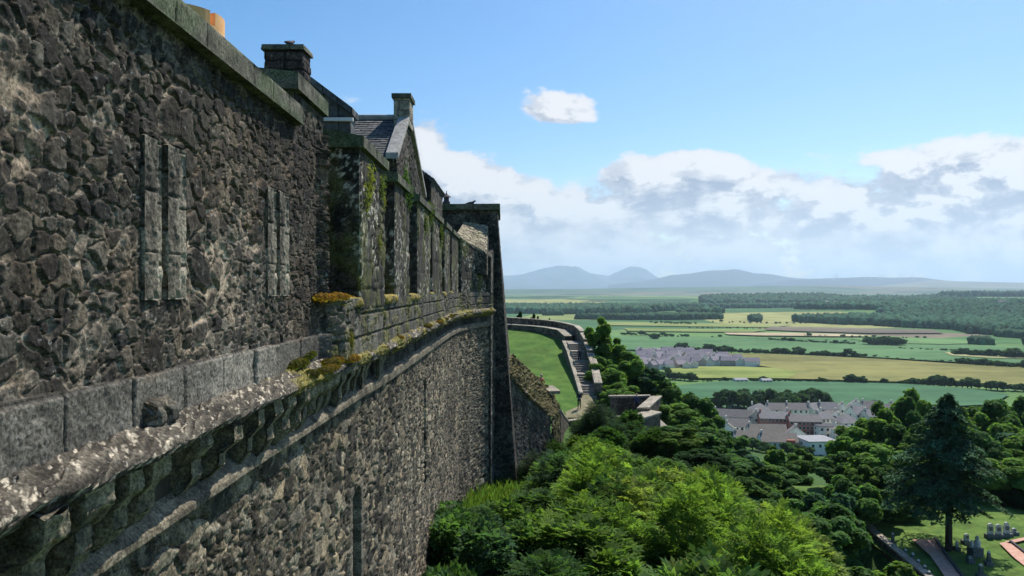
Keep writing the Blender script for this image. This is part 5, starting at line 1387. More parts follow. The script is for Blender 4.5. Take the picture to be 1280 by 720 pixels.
def run_wall(name, pts, th, zb, label, cat='wall', capw=.06, seed=1, res=.09, ch=.14, side=1):
    """pts: (x,y,ztop) polyline; wall body + coping as parts"""
    e = empty(name, (pts[0][0], pts[0][1], zb), 0, label, cat); body = SM(); cap = SM()
    for (a, b) in zip(pts[:-1], pts[1:]):
        d = np.array([b[0]-a[0], b[1]-a[1]]); L = np.linalg.norm(d); n_ = np.array([-d[1], d[0]])/L*th*side; dd = d/L
        base = [(a[0], a[1]), (b[0], b[1]), (b[0]+n_[0], b[1]+n_[1]), (a[0]+n_[0], a[1]+n_[1])]
        if side < 0: base = [base[3], base[2], base[1], base[0]]; zt = [a[2], b[2], b[2], a[2]]
        else: zt = [a[2], b[2], b[2], a[2]]
        body.block(base, zb, [z-ch for z in zt], res, pst(seed))
        cx_, cy_ = sum(p[0] for p in base)/4, sum(p[1] for p in base)/4
        nn = n_/np.linalg.norm(n_)*capw
        cb_ = [(a[0]-nn[0], a[1]-nn[1]), (b[0]-nn[0], b[1]-nn[1]), (b[0]+n_[0]+nn[0], b[1]+n_[1]+nn[1]), (a[0]+n_[0]+nn[0], a[1]+n_[1]+nn[1])]
        if side < 0: cb_ = [cb_[3], cb_[2], cb_[1], cb_[0]]
        cap.block(cb_, [z-ch for z in zt], zt, res, cst2(seed+3), bottom=True)
        seed += 5
    for o_ in (body.build('wall_body', M['masonry_far'], e), cap.build('coping', M['dressed'], e)): o_.location = (-pts[0][0], -pts[0][1], -zb)
    return e
# far curved parapet: from behind the tower to the stair head
far = []
for (px, py, Y) in [(560, 394.5, 114), (636, 396.6, 112), (655, 397.8, 111), (675, 399.3, 109.5), (693, 401.3, 107.5), (708, 404.2, 105), (719, 407.2, 102.5)]: far.append(W_(px, py, Y))
run_wall('curved_parapet_wall', far, .55, -12, 'low dark curved parapet wall along the far edge of the lawn', seed=31, side=1, res=.08, ch=.10)
kb = []
for (px, py, Y) in [(560, 404, 111), (640, 405.8, 109.5), (660, 407, 108.5), (680, 409, 106.5), (697, 412, 104), (706, 420, 99.5)]: kb.append(W_(px, py, Y))
run_wall('low_retaining_wall', kb, .9, -12.5, 'very low rubble wall with pale top edging the lawn below the curved parapet', seed=61, side=1, res=.08, ch=.08)
# walkway surface between
mb = MB()
for k in range(5):
    a, b = kb[k], kb[k+1]; c_, d_ = far[k+1], far[min(k+2, 6)]; mb.add([(a[0], a[1]+.8, a[2]-.05), (b[0]+.2, b[1]+.8, b[2]-.05), (d_[0], d_[1], b[2]-.02), (c_[0], c_[1], a[2]-.02)], [(0, 1, 2, 3)])
tag(mb.build('path', M['step']), kind='structure')
# stair
st = empty('stone_stair', (8, 80, -12), 0, 'long flight of worn stone steps with landings rising beside the lawn', 'stair')
sx = lambda y: np.interp(y, [79, 96], [8.0, 7.95]); 
y, z = 79.6, -11.35; seq = ['s']*5+['L']+['s']*4+['L']+['s']*5+['L']+['s']*4+['L']+['s']*3+['T']
rise = (-6.75-z)/21
for kx, q_ in enumerate(seq):
    dep = .42 if q_ == 's' else (1.35 if q_ == 'L' else 5.2)
    if q_ == 's': z += rise
    xl = np.interp(y, [80, 97], [7.25, 6.75]); xr = np.interp(y, [80, 96], [8.75, 8.9])
    mb = MB(); mb.box(((xl+xr)/2, y+dep/2, z-1.5), (xr-xl, dep+.04, 3.0)); o = mb.build('step' if q_ == 's' else 'landing', M['step'], st, bevel=.02); o.location = (-8, -80, 12)
    y += dep
ytop = y
run_wall('stair_side_wall', [(7.30, 79.6, -10.75), (7.2, 83.5, -9.75), (7.05, 88, -8.6), (6.9, 92.5, -7.4), (6.70, 97.2, -6.62)], .38, -13.5, 'grey rubble wall holding up the lawn side of the stone steps', seed=91, side=1, res=.08, capw=.02)
# parapet in stepped sloping segments
pp = [[(735.5+5, 489, 79.9, 476), (743, 461, 84.6, 461)], ]
segs = [((8.55, 79.9, -9.75), (8.62, 84.2, -8.55)), ((8.62, 84.25, -8.25), (8.6, 88.2, -7.35)), ((8.6, 88.25, -7.05), (8.55, 91.6, -6.35)), ((8.55, 91.65, -6.05), (8.45, 95.6, -5.5)), ((8.45, 95.65, -5.3), (8.25, 102.9, -4.95))]
pe = empty('stair_parapet', (8.5, 80, -13.5), 0, 'pale-topped stone parapet stepping up along the outer side of the stairs', 'wall')
for k, (a, b) in enumerate(segs):
    body = SM(); th = .74-.03*k; ch = .16
    body.block([(a[0], a[1]), (a[0]+th, a[1]), (b[0]+th, b[1]), (b[0], b[1])], -16, [a[2]-ch, a[2]-ch, b[2]-ch, b[2]-ch], .09, pst(120+k)); cap = SM()
    cap.block([(a[0]-.05, a[1]-.05), (a[0]+th+.05, a[1]-.05), (b[0]+th+.05, b[1]), (b[0]-.05, b[1])], [a[2]-ch]*2+[b[2]-ch]*2, [a[2], a[2]-.03, b[2]-.03, b[2]], .08, cst2(140+k), bottom=True)
    o1 = body.build('wall_body', M['masonry_far'], pe); o2 = cap.build('coping', M['dressed'], o1); o1.location = (-8.5, -80, 13.5)
# terrace front wall and corner bastion
run_wall('terrace_front_wall', [(W_(701, 512.5, 58)[0], 58, -9.1), (W_(706, 518, 66)[0], 66, -10.9), (W_(711, 527, 72.0)[0], 72.0, -12.35), (W_(733, 523.5, 72.6)[0], 72.6, -12.25), (W_(792, 519, 68.6)[0], 69.2, -11.4)], .55, -17, 'low front wall of the terrace with pale flat coping at the near edge of the lawn', seed=171, side=1, res=.1)
cb_ = empty('parapet_corner', (12, 68, -17), 0, 'square stone parapet corner with broad pale coping slabs standing out of the trees', 'bastion')
def cbl(o): o.location = (-12, -68, 17); return o
def blk(base, zt, seed, ch=.16, ov=.08):
    b = SM(); b.block(base, -17, zt-ch, .08, pst(seed)); o = cbl(b.build('wall_body', M['masonry_far'], cb_))
    cx_ = sum(p[0] for p in base)/4; cy_ = sum(p[1] for p in base)/4
    cc = [(p[0]+(p[0]-cx_)*ov/ .9, p[1]+(p[1]-cy_)*ov/2) for p in base]; c = SM(); c.block(cc, zt-ch, zt, .08, cst2(seed+2), bottom=True); c.build('coping', M['dressed'], o)
blk([(10.45, 66.7), (11.06, 65.0), (13.05, 68.0), (12.2, 69.3)], -10.9, 201)
blk([(11.15, 68.3), (12.2, 68.6), (14.55, 75.7), (13.5, 75.5)], -10.55, 205)
blk([(9.6, 75.2), (13.4, 75.6), (13.4, 76.2), (9.6, 75.8)], -10.5, 209)
mb = MB(); mb.box((12, 71.5, -14.1), (4.2, 7.5, 3.2)); cbl(mb.build('floor', M['step'], cb_))
# ------------------------------------------------------------------ shrubs with compound leaves
def shrub_mesh(name, seed, nspray, Wd, H, ll, pairs, nclump, open_=.0, upright=.25, mat=None, lw=.34, jit=.3):
    rng = np.random.default_rng(seed); cs = []; rs = []
    while len(cs) < nclump:
        d = rng.normal(size=3); d[2] = abs(d[2])*.9-.12; d /= np.linalg.norm(d); cs.append(d*rng.random()**.4*.82); rs.append(rng.uniform(.15, .30))
    cs = np.array(cs); rs = np.array(rs); pk = rng.choice(nclump, nspray, p=rs**2/(rs**2).sum())
    d = rng.normal(size=(nspray, 3)); d[:, 2] = np.abs(d[:, 2])*.8+.05*rng.normal(size=nspray); d /= np.linalg.norm(d, axis=1, keepdims=True)
    U = cs[pk]+d*(rs[pk]*(.55+.55*rng.random(nspray)))[:, None]
    B = U*np.array([Wd/2, Wd/2, H])
    B[:, 2] = np.maximum(B[:, 2], .05*H)
    ax = d*np.array([1, 1, .5])+U*.4+rng.normal(size=(nspray, 3))*.35; ax[:, 2] += upright; ax /= np.linalg.norm(ax, axis=1, keepdims=True)
    up = np.tile([0, 0, 1.0], (nspray, 1))+rng.normal(size=(nspray, 3))*.28
    side = np.cross(ax, up); side /= np.linalg.norm(side, axis=1, keepdims=True); nn = np.cross(side, ax)
    L = ll*pairs*.52*(.7+.6*rng.random(nspray)); cl = (.72+.5*rng.random(nclump))[pk]*(.85+.3*rng.random(nspray)); hue = 1+.16*(rng.random(nspray)-.5)
    VV = []; CC = []
    def leaf(c, ldir, wdir, l, wv):
        p0 = c; p1 = c+ldir*(l*.45)[:, None]+wdir*(wv)[:, None]+nn*(l*.05)[:, None]; p2 = c+ldir*l[:, None]-nn*(l*.16)[:, None]; p3 = c+ldir*(l*.45)[:, None]-wdir*wv[:, None]+nn*(l*.05)[:, None]
        VV.append(np.stack([p0, p1, p2, p3], 1)); v = cl*(1+jit*(rng.random(nspray)-.5)); CC.append(np.stack([v*hue, v, v/hue], 1))
    for i in range(pairs):
        t = (i+.6)/pairs; droop = -.30*t*t
        c = B+ax*(L*t)[:, None]; c[:, 2] += droop*L
        l = ll*(1.05-.35*abs(t-.5))*(.8+.4*rng.random(nspray))
        for s in (-1, 1):
            ld = side*s+ax*.55+nn*(-.15); ld /= np.linalg.norm(ld, axis=1, keepdims=True); wd = np.cross(ld, nn)
            leaf(c, ld, wd, l, l*lw*.5)
    c = B+ax*L[:, None]; c[:, 2] += -.3*L; leaf(c, ax, side, ll*np.ones(nspray), ll*lw*.5*np.ones(nspray))
    V = np.concatenate(VV).reshape(-1, 3); C = np.repeat(np.concatenate(CC), 4, 0)
    me = mesh_np(name, V, np.arange(len(V)).reshape(-1, 4), mat or M['leaf'], C)
    tb = MB(); r2 = random.Random(seed)
    for k in range(9):
        e = Vector(cs[r2.randrange(nclump)]*np.array([Wd/2, Wd/2, H])); b = Vector((r2.uniform(-.15, .15), r2.uniform(-.15, .15), -.5)); tb.tube([b, (b+e)/2+Vector((0, 0, .2)), e], [.035, .024, .008], 5)
    tm = bpy.data.meshes.new('shrub_stems'); tm.from_pydata(tb.v, [], tb.f); tm.materials.append(M['bark']); tm.update()
    return me, tm
random.seed(31)
SH = {}
for k in range(3):
    me, tm = shrub_mesh('rowan_foliage', 300+k, 2900, 3.6, 3.4, .15, 4, 26+3*k); SH['rowan%d' % k] = 1; TREE['rowan%d' % k] = (me, tm, 3.6, 3.8)
for k in range(3):
    me, tm = shrub_mesh('elder_foliage', 320+k, 3600, 3.4, 3.0, .19, 2, 24+3*k, lw=.5, upright=.1); TREE['elder%d' % k] = (me, tm, 3.2, 3.6)
for k in range(2):
    me, tm = shrub_mesh('bramble_foliage', 340+k, 4200, 3.4, 1.8, .12, 1, 30, lw=.7, upright=.05); TREE['bramble%d' % k] = (me, tm, 1.9, 3.5)
me, tm = shrub_mesh('willow_foliage', 350, 4200, 3.4, 5.6, .14, 5, 34, lw=.22, upright=-.1); TREE['willow0'] = (me, tm, 5.8, 3.6)
SHP = ('stems', 'foliage')
def sky_bush(px): return np.interp(px, [540, 575, 620, 650, 668, 690, 712, 735, 790, 830, 880, 915, 950, 1000, 1040, 1075], [640, 607, 611, 600, 588, 590, 548, 540, 556, 566, 572, 588, 606, 650, 684, 712])
rows_lab = {0: 'front', 1: 'middle', 2: 'back'}
cnt_b = 0
Yv = 48.0
BUSH = []
while Yv > 14.5:
    step = 1.6+.035*Yv*.6
    x = -1.6+random.uniform(0, 1.2); xmax = 6.3+.055*Yv+ (2.0 if Yv > 26 else .8)
    while x < xmax:
        BUSH.append((x+random.uniform(-.5, .5), Yv+random.uniform(-.8, .8))); x += random.uniform(1.7, 2.5)
    Yv -= step
for (x, y) in BUSH:
    px = 640+x/y*F; g = gz(x, y)
    if px < 520 or px > 1150: continue
    nearwall = x < 1.0
    r_ = random.random()
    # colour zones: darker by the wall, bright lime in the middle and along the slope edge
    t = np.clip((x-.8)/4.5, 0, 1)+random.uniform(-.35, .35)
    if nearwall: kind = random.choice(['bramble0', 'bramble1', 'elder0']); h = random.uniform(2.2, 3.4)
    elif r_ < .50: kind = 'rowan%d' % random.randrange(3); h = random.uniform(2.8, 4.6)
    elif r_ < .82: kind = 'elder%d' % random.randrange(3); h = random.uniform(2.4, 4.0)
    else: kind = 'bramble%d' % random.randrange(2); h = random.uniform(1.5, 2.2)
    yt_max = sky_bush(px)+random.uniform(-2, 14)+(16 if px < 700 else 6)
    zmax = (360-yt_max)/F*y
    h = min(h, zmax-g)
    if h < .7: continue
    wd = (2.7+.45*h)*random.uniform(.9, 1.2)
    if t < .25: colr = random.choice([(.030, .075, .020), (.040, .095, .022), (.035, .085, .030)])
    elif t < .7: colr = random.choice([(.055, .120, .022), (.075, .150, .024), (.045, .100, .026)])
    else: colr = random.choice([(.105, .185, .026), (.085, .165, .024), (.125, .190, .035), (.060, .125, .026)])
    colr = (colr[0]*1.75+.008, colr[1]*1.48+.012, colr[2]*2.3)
    cname = {'r': 'feathery rowan', 'e': 'broad-leaved elder', 'b': 'low bramble mound'}[kind[0]]
    zone = 'at the wall foot' if nearwall else ('on the outer slope edge' if x > 6 else 'on mid slope')
    dist = 'nearest' if y < 23 else ('halfway along' if y < 35 else 'towards the tower')
    tone = 'dark' if colr[1] < .13 else ('mid green' if colr[1] < .19 else 'lime')
    lab = '%s %s %s, %s' % (tone, cname, zone, dist)
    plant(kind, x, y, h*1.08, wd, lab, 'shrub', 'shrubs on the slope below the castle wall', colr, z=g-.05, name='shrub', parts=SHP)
for (kind, px, yt, Y, wd, colr, lab) in [
    ('willow0', 748, 491, 60, 4.2, (.045, .085, .040), 'feathery grey-green small tree in front of the lower stairs and path'),
    ('willow0', 772, 520, 57, 3.6, (.040, .090, .035), 'feathery dark small tree left of the stone parapet corner'),
    ('willow0', 762, 502, 64, 4.0, (.05, .10, .04), 'feathery dark shrub hiding the left part of the parapet corner'),
    ('elder2', 787, 524, 61, 3.4, (.06, .12, .035), 'leafy shrub directly left of the parapet corner'),
    ('elder1', 784, 506, 64, 3.4, (.06, .12, .04), 'leafy shrub hiding the inner face of the parapet corner'),
    ('elder0', 730, 548, 50, 4.0, (.10, .17, .025), 'lime-green bushy shrub peaking above the slope under the terrace wall'),
    ('elder1', 790, 545, 58, 4.0, (.045, .095, .035), 'dark leafy shrub below the parapet corner, on its left'),
    ('elder2', 812, 566, 56, 3.6, (.06, .12, .03), 'mid green shrub directly beneath the parapet corner'),
    ('rowan0', 704, 572, 46, 2.8, (.05, .10, .03), 'green rowan against the end of the mossy spur wall'),
    ('willow0', 664, 588, 41, 1.9, (.07, .11, .06), 'pale grey-green sapling climbing against the dark spur wall'),
    ('broad1', 850, 556, 56, 4.5, (.09, .155, .028), 'lime green tree at the near right of the parapet corner'),
    ('broad3', 880, 566, 50, 4.4, (.035, .08, .026), 'dark tree at the upper end of the sunlit slope edge'),
    ('broad2', 910, 585, 47, 3.4, (.06, .12, .03), 'small mid green tree on the slope edge'),
    ('rowan1', 730, 520, 62, 2.6, (.05, .10, .03), 'rowan shrub growing against the terrace front wall'),
    ('elder1', 758, 540, 54, 4.0, (.055, .12, .03), 'mid green shrub under the feathery grey-green small tree')]:
    tree_at(kind, px, yt, Y, wd, lab, color=colr, name='shrub' if kind[0] in 'wer' else 'broadleaf_tree', cat='shrub' if kind[0] in 'wer' else 'tree', parts=SHP if kind[0] in 'wer' else ('trunk', 'crown'))
# extra trees filling the hollow between slope edge and lane
random.seed(77)
for (Y, x0, x1) in [(44, 14, 24), (51, 14.5, 25), (58, 15.5, 25), (66, 17, 30), (74, 19, 36), (82, 20, 46), (90, 22, 60)]:
    x = x0
    while x < x1:
        px = 640+x/Y*F
        lim = np.interp(px, [820, 870, 900, 930, 960, 1000, 1040, 1075, 1100, 1130, 1300], [520, 548, 570, 585, 592, 600, 610, 560, 540, 520, 520])+random.uniform(4, 40)
        if px > 985 and Y < 60: lim = max(lim, 625)
        if px > 1050 and Y < 72: lim = max(lim, 705)
        g = gz(x, Y); h = min((360-lim)/F*Y-g, random.uniform(5, 9.5))
        if h > 2.2 and not (x > 23 and Y < 72):
            j = random.uniform(.75, 1.3)
            c = random.choice([(.075, .15, .045), (.09, .175, .05), (.075, .155, .07), (.12, .21, .05)])
            plant('broad%d' % random.randrange(5), x, Y, h, h*random.uniform(.75, 1.05)+1, 'small dense tree in the hollow between the slope edge and the cemetery', 'tree', 'trees in the hollow', (c[0]*j, c[1]*j, c[2]*j))
        x += random.uniform(2.5, 3.8)
# grassy bank on the outer slope
gx, gy = np.meshgrid(np.linspace(0, 1, 40), np.linspace(13, 52, 80)); X = 7.0+.055*gy+gx*11; Zb = ground_z(X, gy)+.06
i = np.arange(X.size).reshape(X.shape); q = np.stack([i[:-1, :-1], i[:-1, 1:], i[1:, 1:], i[1:, :-1]], -1).reshape(-1, 4)
tag(link('grass_bank', mesh_np('grass_bank', np.stack([X, gy, Zb], -1).reshape(-1, 3), q, M['cem_grass'], smooth=True)), kind='structure')
# long grass at the wall foot and between bushes
def grass_stuff():
    rng = np.random.default_rng(9); n = 70000
    x = rng.uniform(-2.2, 16, n); y = rng.uniform(14, 48, n)
    k = ((x < 1.3) | (x > 7.5) | (fbm(x*.3, y*.3, 3, 5) > .52)); x = x[k]; y = y[k]; n = len(x)
    z = ground_z(x, y); h = rng.uniform(.25, .85, n); a = rng.uniform(0, 6.28, n); w = .016+.012*rng.random(n); ln = rng.normal(size=(n, 2))*.25*h[:, None]
    dx_, dy_ = np.cos(a)*w, np.sin(a)*w
    V = np.stack([np.stack([x-dx_, y-dy_, z-.05], 1), np.stack([x+dx_, y+dy_, z-.05], 1), np.stack([x+dx_*.7+ln[:, 0]*.4, y+dy_*.7+ln[:, 1]*.4, z+h*.6], 1), np.stack([x+ln[:, 0], y+ln[:, 1], z+h], 1)], 1).reshape(-1, 3)
    c = np.repeat(leaf_cols(rng, n, None, .4, .2), 4, 0)
    me = mesh_np('long_grass', V, np.arange(4*n).reshape(-1, 4), M['leaf'], c); tag(link('long_grass', me, color=(.12, .20, .045)), kind='stuff')
grass_stuff()

# ------------------------------------------------------------------ cemetery
CZ = -21.5
def cem(px, py): Y = -CZ*F/(py-360); return ((px-640)/F*Y, Y)
xs, ys_ = np.meshgrid(np.linspace(30.4, 90, 90), np.linspace(44, 92, 70)); zz = CZ+.12*(fbm(xs*.4, ys_*.4, 3, 4)-.5)*2
zz = zz - np.clip(ys_-84, 0, 99)*.3
i = np.arange(xs.size).reshape(xs.shape); q = np.stack([i[:-1, :-1], i[:-1, 1:], i[1:, 1:], i[1:, :-1]], -1).reshape(-1, 4)
tag(link('lawn', mesh_np('cemetery_lawn', np.stack([xs, ys_, zz], -1).reshape(-1, 3), q, M['cem_grass'], smooth=True)), kind='structure')
for pts in ([(1140, 676.5), (1168, 676), (1182, 697), (1204, 728), (1184, 728), (1163, 697)], [(1249, 681), (1262, 679.5), (1296, 708), (1296, 722), (1268, 700)], [(1256, 679), (1300, 670), (1300, 673), (1262, 682)]):
    P = [cem(*p) for p in pts]; me = bpy.data.meshes.new('path'); me.from_pydata([(x, y, CZ+.17) for x, y in P], [], [tuple(range(len(P)))]); me.materials.append(M['path'])
    if me.polygons[0].normal.z < 0: me.flip_normals()
    tag(link('path', me), kind='structure')
def kerb(pts, label):
    mb = MB()
    for a, b in zip(pts[:-1], pts[1:]):
        a = cem(*a); b = cem(*b); d = Vector((b[0]-a[0], b[1]-a[1])); mb.box(((a[0]+b[0])/2, (a[1]+b[1])/2, CZ+.15), (d.length, .18, .34), math.atan2(d.y, d.x))
    tag(mb.build('path_kerb', M['dark_trim']), label, 'kerb')
kerb([(1169, 676), (1183, 697), (1206, 728)], 'dark stone kerb along the right side of the red cemetery path')
kerb([(1263, 680), (1298, 707)], 'dark stone kerb beside the red path at the right edge of the cemetery')
e = run_wall('cemetery_wall', [(29.2, 44, -20.9), (30.0, 55, -20.9), (31.0, 67.0, -20.9), (33, 76, -20.9)], .5, -25.5, 'dark rubble boundary wall between the sunken lane and the cemetery grass', seed=221, side=-1, res=.09)
mb = MB(); mb.add([(24.4, 40, -23.9), (28.6, 40, -23.9), (29.3, 55, -23.9), (30.2, 68, -23.7), (26.5, 68, -23.7), (25, 55, -23.9)], [(0, 1, 2, 3, 4, 5)]); tag(mb.build('road', M['asphalt']), kind='structure')
run_wall('lane_verge_wall', [(24.2, 42, -22.9), (24.9, 56, -22.9), (26.3, 68, -22.7)], .35, -25.5, 'low dark kerb wall on the near side of the sunken lane', seed=241, side=1, res=.12)
hst = lambda seed: (lambda u, v: (.02*(fbm(u*8, v*8, 3, seed)-.5), np.array([.16, .165, .15])+(np.array([.40, .40, .37])-.16)*np.clip(fbm(u*4, v*4, 4, seed+1)*1.6-.35, 0, 1)[..., None]))
M['granite'] = noise_mat('weathered_granite', (.34, .35, .31), (.70, .70, .66), 6, 6, .85, .4, .01, (.12, .15, .09))
M['granite_dark'] = noise_mat('dark_granite', (.07, .075, .07), (.17, .18, .165), 6, 6, .8, .4, .01)
def headstone(px, py, hpx, wpx, kind, label, dark=False, group=None):
    x, y = cem(px, py); h = hpx/F*y; w = max(.12, wpx/F*y); m_ = M['granite_dark'] if dark else M['granite']
    e = empty('headstone' if kind != 'pillar' else 'grave_pillar', (x, y, CZ), random.uniform(-.15, .15), label, 'headstone', group)
    b = MB(); b.box((0, 0, .10), (w*1.5+.1, .55, .42)); b.build('plinth', M['granite_dark'], e, bevel=.02)
    s = MB(); z0 = .31
    if kind in ('round', 'shoulder'):
        prof = [(-w/2, z0), (w/2, z0), (w/2, h-w*.45)]
        if kind == 'shoulder': prof += [(w*.36, h-w*.45), (w*.34, h-w*.30)]
        n = 8; r_ = w/2 if kind == 'round' else w*.34; zc = h-w*.45 if kind == 'round' else h-w*.30
        prof += [(r_*math.cos(math.pi*k/n), zc+.45*w*math.sin(math.pi*k/n)*(1 if kind == 'round' else .8)) for k in range(0 if kind == 'shoulder' else 1, n)]
        if kind == 'shoulder': prof += [(-w*.34, h-w*.30), (-w*.36, h-w*.45)]
        prof += [(-w/2, h-w*.45)]; nn = len(prof); t = .09
        vs = [(p[0], -t, p[1]) for p in prof]+[(p[0], t, p[1]) for p in prof]
        s.add(vs, [tuple(range(nn)), tuple(range(2*nn-1, nn-1, -1))]+[(k, k+nn, (k+1) % nn+nn, (k+1) % nn) for k in range(nn)])
        s.build('slab', m_, e, bevel=.012)
        # incised panel
        p = MB(); p.box((0, -t-.004, z0+(h-z0)*.5), (w*.62, .012, (h-z0)*.38)); p.build('inscription_panel', M['granite_dark'], e)
    else:
        s.hexa([(-w/2, -w/2, z0), (w/2, -w/2, z0), (w/2, w/2, z0), (-w/2, w/2, z0), (-w*.36, -w*.36, h-.12), (w*.36, -w*.36, h-.12), (w*.36, w*.36, h-.12), (-w*.36, w*.36, h-.12)]); s.build('shaft', m_, e, bevel=.015)
        c = MB(); c.lathe((0, 0, h-.12), [(w*.45, 0), (w*.5, .05), (w*.3, .09), (.02, .16)], 10); c.build('finial', M['granite'], e)
    return e
for a in [(1238, 672, 18, 7, 'round', 'pale round-topped headstone, leftmost of the row of four under the trees'), (1248, 672, 17, 7, 'round', 'pale round-topped headstone, second from left in the row of four'),
          (1258, 671, 18, 8, 'shoulder', 'pale shouldered headstone with a dark panel, third in the row of four'), (1267.5, 669, 9, 5, 'round', 'short pale headstone at the right end of the row of four'),
          (1208, 680, 13, 6, 'round', 'grey headstone in the shade right of the conifer trunk'), (1196, 688, 12, 3.2, 'pillar', 'thin pale marker standing near the conifer trunk'),
          (1213, 703, 8, 4, 'round', 'small low grey headstone alone in the middle of the grass'), (1236, 707, 18, 4.5, 'pillar', 'dark pillar with a pale top right of the middle of the grass', True),
          (1226, 722, 17, 5, 'pillar', 'dark pillar at the bottom edge, left of the pale-topped one', True),
          (1116, 684, 18, 3.6, 'pillar', 'dark pillar at the far end of the cemetery wall', True), (1132, 700, 14, 3.4, 'pillar', 'small dark pillar, first in the line beside the wall', True),
          (1141, 706, 15, 4, 'pillar', 'dark pillar with pale top, second in the line beside the wall', True), (1148, 713, 14, 4, 'pillar', 'dark pillar with pale top, third in the line beside the wall', True),
          (1156, 721, 15, 4, 'pillar', 'dark pillar, fourth in the line beside the wall', True), (1161, 728, 15, 4, 'pillar', 'dark pillar, nearest in the line beside the wall', True)]:
    headstone(*a)
for (px, Y, w_, h_) in [(1112, 80, 3.5, 2.6), (1128, 78, 3.6, 2.4), (1146, 79, 3.8, 2.8), (1205, 80, 3.6, 2.6), (1222, 79, 3.6, 2.4), (1246, 78, 3.6, 2.2), (1262, 77, 3.8, 2.4), (1280, 76, 3.6, 2.6), (1300, 75, 3.8, 2.8), (1168, 81, 3.6, 2.8), (1186, 80, 3.6, 2.5)]:
    plant('elder%d' % random.randrange(3), (px-640)/F*Y, Y, h_, w_, 'dark shrub along the back edge of the cemetery grass', 'shrub', 'shrubs along the back of the cemetery', (.040, .085, .035), z=CZ-.1, name='shrub', parts=SHP)
# small grave monument with carved figure
x, y = cem(1219, 695); e = empty('grave_monument', (x, y, CZ), .2, 'weathered carved monument with two rounded pale tops overgrown in the middle of the cemetery', 'monument')
b = MB(); b.box((0, 0, .3), (1.0, .7, .8)); b.build('plinth', M['granite_dark'], e, bevel=.03)
b = MB(); b.lathe((.18, 0, .68), [(.30, 0), (.24, .2), (.27, .45), (.12, .62), (.15, .72), (.15, .82), (.04, .92)], 12); b.lathe((-.28, .05, .68), [(.2, 0), (.16, .2), (.18, .3), (.08, .4), (.11, .48), (.03, .6)], 12); b.build('carved_figure', M['granite'], e, True)

